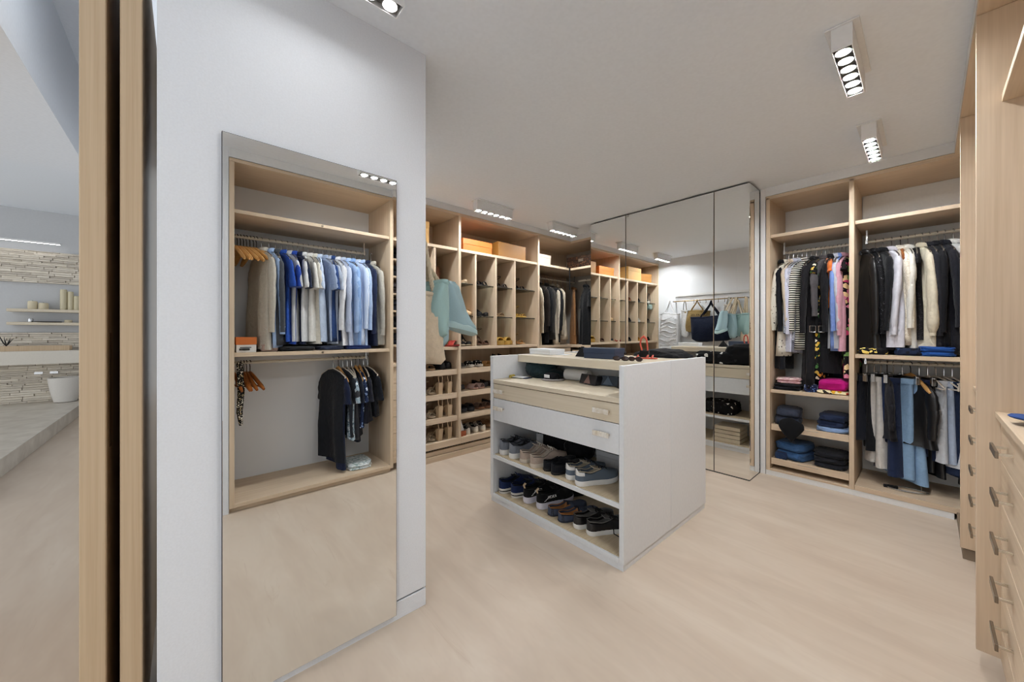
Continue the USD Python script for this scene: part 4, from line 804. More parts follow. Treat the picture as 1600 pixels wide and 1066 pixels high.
def laces(L, W, z0, H, m, t, u=(.52, .58, .64, .70), tie=True):
    mb = MB()
    for q in u:
        h = z0 + float(H(q)) + .004; w = float(WU(q)) * W / 2 * .5
        mb.tube([(q * L - .004, -w, h - .014), (q * L, -w * .5, h - .001), (q * L, 0, h + .001), (q * L + .002, w * .5, h - .001), (q * L + .004, w, h - .014)], .0032, 6)
    if tie:
        h = z0 + float(H(.5)) + .006; x = .5 * L
        for k in (-1, 1): mb.tube([(x, 0, h), (x - .002, k * .016, h + .008), (x + .012, k * .028, h - .002), (x + .012, k * .016, h - .004), (x, 0, h)], .0028, 6)
    obj('laces', mb, m, t, 50)
def sneaker(name, label, loc, rz, c_up, c_sole, c_lace, L=.29, W=.105, sole=.030, heel=.07, vamp=.075, toe=.045, heel_patch=None, open_to=.52, extra=None, lining=None, cat='sneaker', stripe=None, band=None):
    t = thing(name, label, cat, loc, rz); mu = c_up; ms = c_sole
    obj('sole', sole_mesh(L, W, 0, sole), ms, t, 50)
    if band: obj('sole_band', sole_mesh(L * 1.004, W * 1.01, sole * .40, sole * .62, (1.03, 1.055, 1.04)), band, t, 50)
    up, H = upper_mesh(L, W, sole - .004, heel, vamp, toe, open_to); obj('upper', up, mu, t, 60)
    if lining: obj('lining', up.inner, lining, t, 60)
    if heel_patch: hp, _ = upper_mesh(L, W, sole - .002, heel * 1.0, vamp, toe, open_to, u0=.002, u1=.15, off=.0022); hv, hf = hp.get(); hv[:, 2] = np.maximum(hv[:, 2], sole + heel * .45); hp = MB().add(hv, hf); obj('heel_counter', hp, heel_patch, t, 60)
    if c_lace:
        tg = MB().loft([[(x * L, y, z) for y in (-.024, -.01, .01, .024)] + [(x * L, y, z - .006) for y in (.024, .01, -.01, -.024)] for x, z in ((.38, sole + max(heel, vamp) * .98), (.46, sole + vamp * .90), (.58, sole + vamp * .80))]); obj('tongue', tg, lining or mu, t, 60)
        laces(L, W, sole - .004, H, c_lace, t)
    rim = []
    for u in np.linspace(.03, open_to, 12): rim.append((u * L, float(WU(u)) * W / 2 * .80, sole - .004 + float(H(u)) * .87 + .0005))
    rim2 = [(x, -y, z) for x, y, z in rim[::-1]]
    obj('collar_rim', MB().tube(rim2 + [(.022 * L, 0, rim[0][2])] + rim, .0028, 7), lining or mu, t, 60)
    if stripe:
        for k in (-1, 1): obj('side_stripe', MB().tube([(.30 * L, k * (float(WU(.30)) * W / 2 * 1.0 + .001), sole + heel * .45), (.42 * L, k * (float(WU(.42)) * W / 2 + .001), sole + heel * .22), (.60 * L, k * (float(WU(.6)) * W / 2 + .0005), sole + heel * .30)], .004, 6), stripe, t, 50)
    if extra: extra(t, L, W, sole, heel)
    return t
def leather(c, r=.45): return plain('leather_' + c, c, r, bump=.06, scale=120)
WS = plain('white_rubber', 'e6e5e2', .55); BS = plain('black_rubber', '1b1b1c', .6); LC = F('e9e4da')
def pair(build, labels, locs, rzs):
    a = build(labels[0], locs[0], rzs[0]); dup(a, labels[1], locs[1], rzs[1]); return a
Z1, Z0 = .365, .068; UP = PI / 2
pair(lambda l, p, r: sneaker('grey_sneaker', l, p, r, F('7f848e'), WS, F('3a3d45'), heel=.085, vamp=.08, sole=.040, lining=F('24262c')),
     ('grey knit trainer with white sole, leftmost on upper island shelf', 'second grey knit trainer, between its mate and the beige pair'), ((-2.165, 1.80, Z1), (-2.055, 1.80, Z1)), (UP - .12, UP - .16))
pair(lambda l, p, r: sneaker('beige_sneaker', l, p, r, F('b3a193'), plain('bone_rubber', 'cfc3b4', .6), LC, heel=.068, vamp=.095, toe=.05, sole=.028, lining=F('c9bcae')),
     ('beige suede sneaker with white laces, left one of its pair, upper shelf', 'beige suede sneaker with white laces, right one of its pair, upper shelf'), ((-1.94, 1.80, Z1), (-1.825, 1.79, Z1)), (UP - .28, UP - .30))
pair(lambda l, p, r: sneaker('black_slipper', l, p, r, F('16181e'), BS, None, L=.27, W=.095, heel=.06, vamp=.06, sole=.018, cat='slipper'),
     ('black soft slipper beside the beige sneakers on upper shelf', 'black soft slipper next to the blue-grey sneakers on upper shelf'), ((-1.715, 1.81, Z1), (-1.635, 1.80, Z1)), (UP - .2, UP - .22))
pair(lambda l, p, r: sneaker('blue_grey_sneaker', l, p, r, leather('5a6673', .8), WS, F('22252b'), heel=.072, vamp=.075, toe=.042, sole=.032, heel_patch=leather('dcdad6'), lining=F('b9ad98')),
     ('blue-grey suede sneaker with white heel, farther of its pair, upper shelf', 'blue-grey suede sneaker with white heel, nearest on the upper shelf'), ((-1.525, 1.815, Z1), (-1.425, 1.785, Z1)), (UP - .36, UP - .42))
def swoosh(t, L, W, s, h): pass
pair(lambda l, p, r: sneaker('navy_trainer', l, p, r, F('1d2b52'), plain('pale_foam', 'd9d6cf', .6), F('27345a'), heel=.075, vamp=.08, sole=.040, L=.3, W=.11, lining=F('121826'), stripe=plain('silver_stripe', 'aeb4c2', .3), band=BS),
     ('navy running shoe with striped sole, leftmost on the lower island shelf', 'navy running shoe with silver side stripe, second on the lower shelf'), ((-2.175, 1.80, Z0), (-2.06, 1.82, Z0)), (UP - .2, UP - .28))
def hoka(t, L, W, s, h):
    tx = meshkit.text_mesh('HOKA', .019, .0015, bold=True); v = tx.vertices.copy(); v[:, 0] -= v[:, 0].mean()
    P = np.stack([.34 * L + v[:, 0] * .98, -(.5 * W * .80 + .0015 + v[:, 2]), s + h * .33 + v[:, 1]], 1); obj('lettering', trimesh.Trimesh(P, tx.faces, process=False), plain('white_print', 'f0f0f0', .5), t)
    obj('pull_tab', MB().tube([(.005, 0, s + h * .75), (-.004, 0, s + h * .98), (.012, 0, s + h * 1.12)], .011, 8, flat=.5), leather('cdb89a'), t, 50)
    mb = MB()
    for k in range(4): mb.tube([(.12 * L + .012 * k, -(.5 * W * .70 + .001), s + .012 + .009 * k), (.17 * L + .012 * k, -(.5 * W * .72 + .001), s + .016 + .009 * k)], .0022, 5)
    obj('side_marks', mb, plain('white_print', 'f0f0f0', .5), t)
pair(lambda l, p, r: sneaker('black_trainer', l, p, r, F('141416'), plain('lilac_white_foam', 'dcdae6', .6), F('1a1a1c'), heel=.085, vamp=.085, sole=.045, L=.3, W=.11, lining=F('0e0e10'), extra=hoka),
     ('black running shoe with chunky white sole, left of its pair, lower shelf', 'black running shoe with white HOKA lettering, right of its pair, lower shelf'), ((-1.93, 1.83, Z0), (-1.81, 1.84, Z0)), (UP - .10, UP - .25))
def nubs(t, L, W, s, h):
    mb = MB()
    for i in range(5):
        for k in range(7):
            a = (k - 3) * .42; mb.mesh(trimesh.creation.icosphere(1, .0035).apply_translation((.006 + .022 * (1 - math.cos(a)), W * .33 * math.sin(a), .010 + i * .009)))
    obj('sole_nubs', mb, BS, t, 50); obj('bow', MB().tube([(.46 * L, -.03, s + h * .95), (.5 * L, 0, s + h * 1.08), (.46 * L, .03, s + h * .95)], .006), leather('1d2230'), t, 50)
pair(lambda l, p, r: sneaker('driving_loafer', l, p, r, leather('434b5e', .9), leather('2d3444', .9), None, L=.29, W=.105, heel=.055, vamp=.06, toe=.045, sole=.012, lining=leather('a8713f'), extra=nubs, cat='loafer'),
     ('grey-blue suede driving loafer, left of its pair, lower shelf', 'grey-blue suede driving loafer with tan lining, right of its pair, lower shelf'), ((-1.695, 1.83, Z0), (-1.595, 1.82, Z0)), (UP - .38, UP - .42))
def loose(t, L, W, s, h): obj('loose_lace', MB().tube([(.5 * L, -.02, s + h), (.52 * L, -.05, s + h * .6), (.5 * L, -.066, s * .6), (.6 * L, -.09, .004), (.75 * L, -.075, .004)], .0032, 6), F('141414'), t, 50)
pair(lambda l, p, r: sneaker('black_leather_sneaker', l, p, r, plain('black_patent', '201e20', .25, bump=.1, scale=40), WS, F('141414'), heel=.068, vamp=.07, sole=.030, lining=F('6d6a68'), extra=loose),
     ('black patent sneaker with white sole, farther of its pair, lower shelf', 'black patent sneaker with dangling lace, nearest on the lower island shelf'), ((-1.475, 1.83, Z0), (-1.375, 1.83, Z0)), (UP - .36, UP - .45))
# things at the back of the island shelves
t = thing('black_backpack', 'black folded bag with white label behind the grey trainers', 'bag', (-1.93, 2.16, Z1), .2); obj('body', blob(.28, .18, .2, 9, 3, .1, .6), F('131316'), t, 60); obj('label_patch', B(-.11, -.05, -.094, -.088, .08, .15), F('b9bcc0'), t)
t = thing('crumpled_cloth', 'black crumpled cloth behind beige sneakers on upper island shelf', 'cloth', (-1.70, 2.17, Z1), .3); obj('cloth', blob(.22, .16, .16, 12, 3, .2, .8), F('0f0f12'), t, 60)
t = thing('tan_sandal', 'tan strappy sandal behind the black slippers', 'sandal', (-1.53, 2.22, Z1), 1.9); obj('sole', sole_mesh(.22, .08, 0, .014), leather('b59468'), t, 50); obj('strap', MB().tube([(.15, -.036, .01), (.155, -.02, .04), (.155, 0, .048), (.155, .02, .04), (.15, .036, .01)], .009, 7, flat=.5), leather('b59468'), t, 50)
carton('shoe_box', 'grey box at the back of upper island shelf', 'box', (-1.44, 2.21, Z1), 0, .20, .12, .115, plain('grey_card', 'b5b8bc', .6), .3)
for nm, lab, x in (('dark_shoe', 'black shoe standing behind the navy running shoes', -1.98), ('dark_shoe', 'dark grey shoe standing behind the black running shoes', -1.80)):
    sneaker(nm, lab, (x, 2.14, Z0), UP - .3, F('1c1c1f' if x < -1.9 else '2a2824'), BS, None, L=.16, W=.10, heel=.07, vamp=.07, sole=.02, cat='shoe')

# ---- women's shoes on the left shelving
def fz(Hh): return Pch([0, .1, .22, .45, .62, .75, 1], [Hh, Hh, Hh * .93, Hh * .45, .10 * Hh, .01, .01])
def heel_sandal(name, label, loc, rz, m, Hh=.09, kind='block', L=.225, W=.078, plat=.0, straps=(.72,), ankle=True, ms=None, cat='sandal'):
    t = thing(name, label, cat, loc, rz); z = fz(Hh); zf = lambda u: z(u) + plat
    if plat: obj('platform', sole_mesh(L, W, 0, plat + .006), ms or m, t, 50)
    obj('footbed', sole_mesh(L, W, 0, .008, spring=.0, zf=zf), ms or m, t, 50)
    if kind == 'block': obj('heel', MB().hullbox([(x, y, 0) for x in (.012, .058) for y in (-.024, .024)] + [(x, y, plat + Hh) for x in (.004, .062) for y in (-.027, .027)]), ms or m, t)
    elif kind == 'stiletto': obj('heel', MB().tube([(.022, 0, 0), (.018, 0, Hh * .4), (.018, 0, Hh * .75), (.026, 0, Hh + plat)], [.0045, .005, .009, .024], 10, up=(1, 0, 0)), ms or m, t, 50)
    elif kind == 'wedge': obj('heel', MB().loft([[(u * L, y * float(WU(max(u, .03))) * W * .48, zz) for y, zz in ((-1, 0.0), (1, 0.0), (1, float(zf(u)) + .002), (-1, float(zf(u)) + .002))] for u in np.linspace(.01, .72, 10)]), ms or m, t)
    for q in straps:
        w = float(WU(q)) * W / 2; b = float(zf(q)); h = .040
        obj('strap', MB().tube([(q * L, y * w, b + .006 + h * zz) for y, zz in ((-1.02, 0), (-.92, .45), (-.55, .88), (0, 1), (.55, .88), (.92, .45), (1.02, 0))], .0125 if len(straps) < 3 else .006, 8, flat=.28, up=(0, 0, 1)), m, t, 50)
    if ankle:
        b = float(zf(.1)); a = np.linspace(0, 2 * PI, 18)[:-1]
        obj('ankle_strap', MB().tube([(.062 + .048 * math.cos(x), .034 * math.sin(x), b + .085 + .015 * math.cos(x)) for x in a], .0038, 6, closed=True), m, t, 50)
        for k in (-1, 1): obj('heel_strap', MB().tube([(.012, k * .020, b + .004), (.016, k * .026, b + .045), (.022, k * .022, b + .082)], .0045, 6), m, t, 50)
    return t
def slide(name, label, loc, rz, m, ms, L=.25, W=.09, thick=.03, bands=(.62, .76), cat='slide'):
    t = thing(name, label, cat, loc, rz); obj('sole', sole_mesh(L, W, 0, thick, spring=.006), ms, t, 50)
    for q in bands:
        w = float(WU(q)) * W / 2
        obj('band', MB().tube([(q * L, y * w, thick + .046 * zz - .004) for y, zz in ((-1.05, 0), (-.95, .45), (-.55, .9), (0, 1), (.55, .9), (.95, .45), (1.05, 0))], .021, 8, flat=.22, up=(0, 0, 1)), m, t, 50)
    return t
def pump(name, label, loc, rz, m, ms, Hh=.08, L=.22, W=.072, cat='pump'):
    t = thing(name, label, cat, loc, rz); z = fz(Hh)
    up, _ = upper_mesh(L, W, .004, .045, .03, .032, .62, base=lambda u: float(z(u))); obj('upper', up, m, t, 60)
    obj('sole', sole_mesh(L, W, 0, .007, spring=.0, zf=lambda u: z(u)), ms, t, 50)
    obj('heel', MB().tube([(.024, 0, 0), (.02, 0, Hh * .5), (.024, 0, Hh + .004)], [.0045, .007, .022], 10, up=(1, 0, 0)), m, t, 50); return t
def boot(name, label, loc, rz, m, hgt=.2):
    t = thing(name, label, 'boot', loc, rz); up, H = upper_mesh(.25, .088, .02, .10, .08, .05, .34); obj('upper', up, m, t, 60); obj('sole', sole_mesh(.25, .09, 0, .024), BS, t, 50)
    obj('shaft', MB().loft([[(.058 + .05 * s * math.cos(a), .036 * s * math.sin(a), z) for a in np.linspace(0, 2 * PI, 18)[:-1]] for z, s in ((.08, .9), (.13, .95), (hgt, 1.05), (hgt + .004, 1.0), (hgt - .05, .9))]), m, t, 50); return t
XS = XL - .03; NU = leather('cdb493'); NU2 = leather('d9c7ad'); BKL = leather('1a191b'); TAN = leather('b98a55'); GOLD = leather('c9a24e')
p = None; q = None
for i, (z, row) in enumerate(((.662, 'top'), (.422, 'middle'), (.188, 'bottom'))):
    for k, y in enumerate((1.965, 2.075)):
        lab = f'nude block-heeled sandal with ankle strap, {("left", "right")[k]} of the {row} row pair'
        if p is None: p = heel_sandal('block_heel_sandal', lab, (XS - .01, y, z), PI + .12, NU, .118, 'block', straps=(.70, .80))
        else: dup(p, lab, (XS - .01, y, z), PI + .12)
    for k, y in enumerate((1.76, 1.86)):
        lab = f'cream strappy flat sandal, {("left", "right")[k]} of the {row} row pair'
        if q is None: q = heel_sandal('flat_sandal', lab, (XS - .25, y, z), .15, NU2, .03, 'wedge', straps=(.60, .72, .84), ankle=True)
        else: dup(q, lab, (XS - .25, y, z), .15)
for k, y in enumerate((1.77, 1.87)): slide('brown_slide', ('left', 'right')[k] + ' brown flat slide on the tray under the cream tote', (XS - .295, y, .909), .1, leather('9a7a5c'), leather('b99a78'), thick=.016)
boot('black_boot', 'black ankle boot on the tray under the cream tote', (XS - .31, 2.00, .909), .12, BKL, .2)
boot('black_boot', 'black ankle boot with studs behind the first boot', (XS - .34, 2.10, .909), .05, BKL, .24)
t = slide('red_slipper', 'red slipper on the shelf below the turquoise bag', (XS - .2, 2.06, 1.15), .4, leather('b5392f'), leather('8d2a24'), thick=.02)
# cubbies of the second unit
G2, G1, G0 = 1.834, 1.483, 1.151
pump('pump', 'black and nude pump on the top glass shelf, first cubby', (XS - .28, 2.29, G2), .1, NU, NU2)
for k, y in enumerate((2.50, 2.58)): heel_sandal('strappy_sandal', ('left', 'right')[k] + ' black flat strappy sandal, top glass shelf of second cubby', (XS - .30, y, G2), .1, BKL, .03, 'wedge', straps=(.6, .8), ankle=False)
for k, y in enumerate((2.78, 2.88)): heel_sandal('strappy_sandal', ('left', 'right')[k] + ' black thin-strapped sandal, top glass shelf of third cubby', (XS - .30, y, G2), .15, leather('3a2f28'), .055, 'stiletto', straps=(.66, .80))
for k, y in enumerate((3.10, 3.20)): heel_sandal('strappy_sandal', ('left', 'right')[k] + ' black ankle-strap sandal, top glass shelf of fourth cubby', (XS - .30, y, G2), .1, BKL, .06, 'stiletto', straps=(.72,))
for k, y in enumerate((2.25, 2.33)): heel_sandal('nude_sandal', ('left', 'right')[k] + ' tall nude platform sandal on middle glass shelf, first cubby', (XS - .25, y, G1), .05, leather('dcb98f'), .13, 'block', plat=.02, straps=(.72,), ankle=False)
for k, y in enumerate((2.49, 2.58)): pump('black_shoe', ('left', 'right')[k] + ' black pump on middle glass shelf, second cubby', (XS - .30, y, G1), .2, BKL, BS, .06)
for k, y in enumerate((2.76, 2.86)): heel_sandal('beige_sandal', ('left', 'right')[k] + ' beige heeled sandal on middle glass shelf, third cubby', (XS - .32, y, G1), .1, leather('b59671'), .07, 'block', straps=(.65, .8))
for k, y in enumerate((3.08, 3.19)): heel_sandal('gold_sandal', ('left', 'right')[k] + ' tan gold wedge sandal on middle glass shelf, fourth cubby', (XS - .30, y, G1), .2, GOLD, .06, 'wedge', straps=(.6, .72, .84))
for k, y in enumerate((2.24, 2.32)): pump('nude_pump', ('left', 'right')[k] + ' black pump with nude toe on the board of first cubby', (XS - .25, y, G0), .1, BKL, NU2, .10)
for k, y in enumerate((2.46, 2.56)): heel_sandal('brown_sandal', ('left', 'right')[k] + ' brown high-heeled sandal on the board of second cubby', (XS - .26, y, G0), .15, leather('5a3d2c'), .10, 'stiletto', straps=(.70, .82))
for k, y in enumerate((2.755, 2.88)): slide('gold_slide', ('left', 'right')[k] + ' chunky mustard platform slide on the board of third cubby', (XS - .25, y, G0), .15, GOLD, leather('b58f45'), W=.1, thick=.05)
for k, y in enumerate((3.06, 3.16)): heel_sandal('tan_sandal', ('left', 'right')[k] + ' tan flat sandal on the board of fourth cubby', (XS - .28, y, G0), .1, TAN, .035, 'wedge', straps=(.7,))
# trays of the second unit
TA, TB, TC, TD = .909, .662, .422, .188
for k, y in enumerate((2.34, 2.46)): slide('monochrome_sandal', ('left', 'right')[k] + ' black and white crossed-strap sandal on the top tray', (XS - .295, y, TA), .25, printed('141416', ['e9e6df'], 26, .4), leather('d9d2c6'), thick=.028)
slide('grey_slide', 'grey flat slide at left end of the top tray', (XS - .295, 2.23, TA), .2, leather('8d8a86'), leather('a39d94'), thick=.015)
for k, y in enumerate((2.60, 2.70)): slide('cognac_sandal', ('left', 'right')[k] + ' cognac flat sandal on the top tray', (XS - .295, y, TA), .2, TAN, leather('a87b45'), thick=.016)
for k, y in enumerate((2.86, 2.95, 3.06, 3.16)): (pump if k < 2 else slide)(*( ('black_pump', ('left', 'right')[k] + ' black pump on the top tray just left of white box', (XS - .295, y, TA), .1, BKL, BS) if k < 2 else ('white_sandal', ('left', 'right')[k - 2] + ' white bow sandal on the top tray above the island edge', (XS - .295, y, TA), .1, leather('e2dbcf'), leather('3a332e'))))
for k, y in enumerate((2.39, 2.48)): slide('pink_flat', ('left', 'right')[k] + ' dusty pink flat at the front of second tray', (XS - .295, y, TB), .25, leather('b59a92'), leather('d0a592'), thick=.014, bands=(.62, .76, .86))
for k, y in enumerate((2.25, 2.58, 2.70)): sneaker('black_flat', ('left-end', 'middle', 'right-hand')[k] + ' black flat shoe on second tray', (XS - .33, y, TB), .2, BKL, BS, None, L=.24, W=.085, heel=.06, vamp=.05, sole=.015, cat='shoe')
for k, y in enumerate((2.24, 2.34)): slide('black_loafer', ('left', 'right')[k] + ' black platform slide at left on third tray', (XS - .295, y, TC), .25, BKL, leather('24262b'), thick=.04)
for k, y in enumerate((2.47, 2.57)): slide('fur_slide', ('left', 'right')[k] + ' brown fluffy slide with buckle on third tray', (XS - .295, y, TC), .3, F('5d4536'), leather('7a5238'), thick=.025)
for k, y in enumerate((2.70,)): sneaker('black_loafer_shoe', 'black loafer at right on third tray', (XS - .295, y, TC), .2, BKL, BS, None, L=.25, W=.09, heel=.06, vamp=.055, sole=.02, cat='loafer')
for k, y in enumerate((2.31, 2.42, 2.52)): sneaker('white_sneaker', ('left', 'middle', 'right')[k] + ' white low sneaker with black laces on bottom shelf', (XS - .01, y, TD), PI - .1, leather('e4ddd0'), leather('d9cdb8'), F('1b1b1c'), L=.24, W=.088, heel=.06, vamp=.065, sole=.022, lining=F('22211f'))
for k, y in enumerate((2.64, 2.74)): sneaker('tan_flat', ('left', 'right')[k] + ' tan ballet flat on bottom shelf next to the island', (XS - .295, y, TD), .2, leather('a9835f'), leather('8a6a4a'), None, L=.23, W=.082, heel=.045, vamp=.03, toe=.035, sole=.01, open_to=.68, cat='flat')
t = thing('shoe_bag', 'white card with rust orange base leaning at left end of bottom shelf', 'card', (XS - .03, 2.22, TD), .1); obj('card', MB().hullbox([(0, -.03, .05), (.004, -.03, .05), (0, .04, .05), (.004, .04, .05), (-.03, -.03, .22), (-.034, -.03, .22), (-.03, .0, .22), (-.034, .0, .22)]), M_TRIM, t); obj('base', B(-.02, .03, -.035, .045, 0, .052), plain('rust_card', 'a8562f', .6), t)
# first unit, only seen in the mirrored doors
for y, z, c, lab in ((1.08, G2, 'c9c4ba', 'pale teal'), (1.42, G2, '24201e', 'black and white'), (1.72, G2, '8a5a40', 'brown'), (1.08, G1, '4a4038', 'olive'), (1.42, G1, 'e3dfd8', 'white'), (1.72, G1, '1c1b1d', 'black'), (1.08, G0, '2a2522', 'dark'), (1.42, G0, 'c4903f', 'gold'), (1.72, G0, '1a1a1c', 'coal black')):
    for k in (-1, 1): slide('mirrored_slide', f'{("left", "", "right")[k + 1]} {lab} sandal in the first unit cubbies, {("board", "middle", "upper")[(z > 1.3) + (z > 1.6)]} level, mirrored', (XS - .28, y + k * .055, z), .1, leather(c), leather(c), L=.23, W=.085, thick=.03)
t = thing('brown_pouch', 'brown leather pouch on the upper glass shelf at right of the first unit', 'pouch', (XS - .3, 2.02, G2), 0); obj('body', blob(.2, .14, .2, 4, 3, .06, .6), leather('8f5f44'), t, 60)
t = thing('teal_bag', 'small pale teal handbag hanging in the first unit, mirrored', 'handbag', (XS - .1, .98, 1.72), 0); obj('body', blob(.10, .12, .1, 5, 3, .05, .5), leather('a9bdb8'), t, 60); obj('strap', MB().tube([(0, -.05, .08), (0, -.02, .3), (0, .02, .3), (0, .05, .08)], .006), leather('2a2522'), t, 50)

# ------------------------------------------------------------------ bags on the bag wall
bg = thing('bag_rail', 'thin brass rail along the white wall holding the bags, seen in mirrored doors', 'rail', (0, 0, 0))
obj('bar', MB().tube([(-2.96, .96, 1.84), (-1.81, .96, 1.84)], .009, 10), plain('brass_rail', 'b9a27c', .3, metal=1.0), bg, 40)
for x in (-2.95, -1.82): obj('rail_bracket', B(x - .01, x + .01, .86, .97, 1.83, 1.85), M_STEEL, bg)
obj('wall_ledge', B(-2.96, -1.80, .8595, .885, 1.93, 1.965), M_TRIM, bg)
for x in np.linspace(-2.6, -1.85, 9): obj('hook', MB().tube([(x, .96, 1.852), (x, .975, 1.84), (x, .96, 1.825), (x, .955, 1.80), (x, .97, 1.785)], .004, 6), M_BRONZE, bg, 50)
def rope(P, r=.013, turns=16):
    P = np.array(P, float); n = 60; q = np.linspace(0, len(P) - 1, n); S = np.stack([np.interp(q, range(len(P)), P[:, i]) for i in range(3)], 1)
    S = np.stack([np.convolve(np.pad(S[:, i], 4, 'edge'), np.ones(9) / 9, 'valid') for i in range(3)], 1); T_ = np.gradient(S, axis=0); T_ /= np.linalg.norm(T_, axis=1, keepdims=True)
    u = np.cross(T_, [1, .3, .2]); u /= np.linalg.norm(u, axis=1, keepdims=True); w = np.cross(T_, u); mb = MB()
    for k in range(3):
        a = np.linspace(0, turns * 2 * PI, n) + k * 2 * PI / 3; mb.tube(S + r * .5 * (np.cos(a)[:, None] * u + np.sin(a)[:, None] * w), r * .62, 6)
    return mb
def tote(name, label, loc, rz, w, h, d, m, top=1.0, handle=.3, hm=None, rope_=True, cat='bag', sag=.0, seed=1, hr=.013, off=0.0):
    """a soft bag, base of the handles' apex at loc; x across its width."""
    t = thing(name, label, cat, loc, rz); rings = []; m_ = 36; a = np.arange(m_) * 2 * PI / m_
    for k, z in enumerate(np.linspace(0, 1, 14)):
        s = top + (1 - top) * z; ww = w / 2 * s * (1 if z < .93 else .94 - 4 * (z - .93) ** 2 * 8); dd = d / 2 * (.25 + .75 * math.sin(PI * min(1, .15 + .75 * z)))
        x = ww * np.sign(np.cos(a)) * np.abs(np.cos(a)) ** .5; y = dd * np.sign(np.sin(a)) * np.abs(np.sin(a)) ** .7
        y = y + .008 * np.sin(9 * x / w + 4 * z + seed) + .006 * np.sin(21 * x / w + 7 * z); zz = -handle - z * h - sag * math.sin(PI * z) * 0 + (.012 * np.sin(6 * x / w + seed) + sag * (x / w) ** 2 * 4 * z if True else 0)
        rings.append(np.stack([x + off, y, np.broadcast_to(zz, x.shape)], 1))
    obj('body', MB().loft(rings), m, t, 60)
    obj('top_hem', MB().tube(rings[0][::2] + np.array([0, 0, -.012]), .009, 6, closed=True, flat=1.6), m, t, 60)
    for k in (-1, 1):
        P = [(off - w * .26 * top, k * d * .16, -handle - .03), (off - w * .2 * top, k * d * .14, -handle + .03), (-.02, k * .008, -.05), (0, k * .008, .014), (.02, k * .008, -.05), (off + w * .2 * top, k * d * .14, -handle + .03), (off + w * .26 * top, k * d * .16, -handle - .03)]
        obj('handle', rope(P, hr) if rope_ else MB().tube(P, hr, 8, flat=.5), hm or M_ROPE, t, 50)
    return t
CRM = F('dccab0'); TRQ = leather('9fbcc4', .6)
tote('rope_tote', 'large cream tote with thick rope handles and faint motifs by the white wall', (-1.83, .96, 1.84), PI / 2, .235, .385, .11, CRM, top=.66, handle=.325, seed=2, off=.03)
tote('rope_tote', 'turquoise tote with rope handles directly behind the cream tote', (-1.97, .96, 1.84), PI / 2, .20, .36, .11, TRQ, top=.97, handle=.26, seed=4, off=.15)
t = thing('turquoise_bag', 'folded turquoise bag, outermost, hanging over the shoe shelves', 'bag', (-2.05, 1.30, 1.60), PI / 2 + .1)
obj('body', MB().loft([[(x0 + dx * math.cos(a), dy * math.sin(a) + .006 * math.sin(5 * a), z) for a in np.linspace(0, 2 * PI, 25)[:-1]] for x0, dx, dy, z in ((-.06, .07, .03, .03), (-.05, .095, .045, .0), (-.02, .10, .06, -.09), (.0, .105, .065, -.16), (.03, .12, .06, -.22), (.05, .14, .055, -.26), (.05, .145, .05, -.275), (.05, .11, .03, -.28))]), TRQ, t, 60)
obj('base_flap', MB().loft([[(.05 + dx * math.cos(a), dy * math.sin(a), z + .03 * math.cos(a) * -1) for a in np.linspace(0, 2 * PI, 25)[:-1]] for dx, dy, z in ((.10, .05, -.235), (.155, .064, -.255), (.16, .066, -.285), (.12, .04, -.295))]), leather('a9c3c4', .6), t, 60)
obj('handle', rope([(-.08, .01, -.01), (-.20, 0, .12), (-.335, 0, .245)], .012, 8), M_ROPE, t, 50)
tote('turquoise_tote', 'turquoise tote with cream rope handles at right end of the bag rail, mirrored', (-1.93, 1.0, 1.80), 0.5, .36, .33, .14, leather('9fbfbd', .6), top=1.05, handle=.22, seed=5, rope_=True, hr=.009)
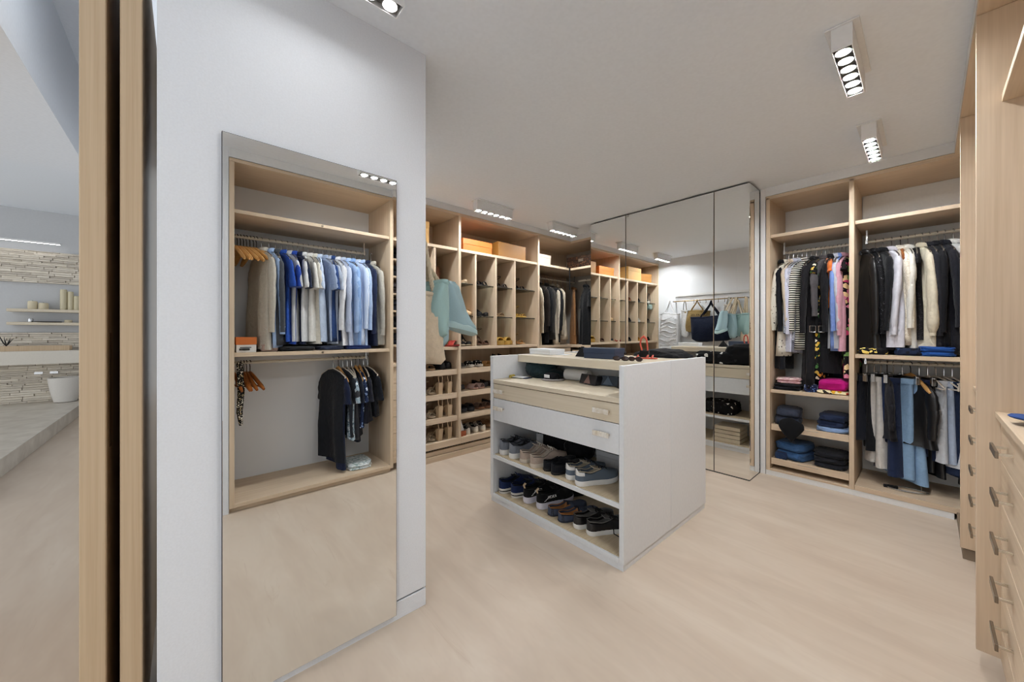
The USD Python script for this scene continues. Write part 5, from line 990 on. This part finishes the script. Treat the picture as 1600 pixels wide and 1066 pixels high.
tote('navy_tote', 'big navy tote with arched handles, middle of the bag rail, mirrored', (-2.32, 1.0, 1.80), .05, .60, .40, .24, F('121a30'), top=1.05, handle=.24, hm=F('0f1526'), rope_=False, seed=6, hr=.02)
tote('blue_tote', 'folded dark blue bag behind the big navy tote, mirrored', (-2.08, .94, 1.72), .1, .30, .42, .08, F('16294d'), top=.5, handle=.08, hm=F('16294d'), rope_=False, seed=7)
t = tote('gold_bag', 'khaki gold bag with dark lettering on the bag rail, mirrored', (-2.56, .94, 1.84), -.05, .40, .36, .10, F('9d8455'), top=1.0, handle=.17, hm=F('b08f5a'), rope_=False, seed=8)
mb = MB()
for i in range(6): mb.tube([(.12 - i * .035, .052, -.235), (.105 - i * .035, .054, -.26)] if i % 2 else [(.12 - i * .035, .052, -.26), (.11 - i * .035, .052, -.235), (.10 - i * .035, .052, -.26)], .003)
obj('lettering', mb, M_GAP, t)
t = tote('white_ruffled_bag', 'tall white ruffled bag with thin loop handle at left end of bag rail, mirrored', (-3.0, .99, 1.84), .05, .36, .78, .16, F('e4e5e8'), top=.95, handle=.20, hm=F('eeeeee'), rope_=False, seed=9, hr=.010)
mb = MB()
for k in range(9):
    z = -.30 - .075 * k; mb.tube([(x, .085 + .012 * math.sin(3 * k), z + .02 * math.sin(24 * x + k)) for x in np.linspace(-.15, .15, 12)], .012, 6, flat=.6)
obj('ruffle', mb, F('e9eaec'), t, 60)
tote('white_bag', 'flat white cloth bag between the ruffled bag and the gold bag, mirrored', (-2.76, .95, 1.84), .1, .14, .45, .06, F('dcdcdc'), top=.9, handle=.16, hm=F('e4e4e4'), rope_=False, seed=10, hr=.008)
tote('loop_bag', 'pink-lined bag with white loop handle near the turquoise tote, mirrored', (-2.06, 1.0, 1.84), .2, .16, .2, .06, F('d0c7bd'), top=.8, handle=.1, hm=F('e9e6e0'), rope_=False, seed=11, hr=.014)

bad = {k: v for k, v in LABELS.items() if len(v) > 1 and len({g for _, g in v}) != 1 or (len(v) > 1 and v[0][1] is None)}
if bad: print('DUPLICATE LABELS', list(bad.items())[:8])
long = [k for k in LABELS if not 4 <= len(k.split()) <= 16]
if long: print('LABEL LENGTH', len(long), long[:6])
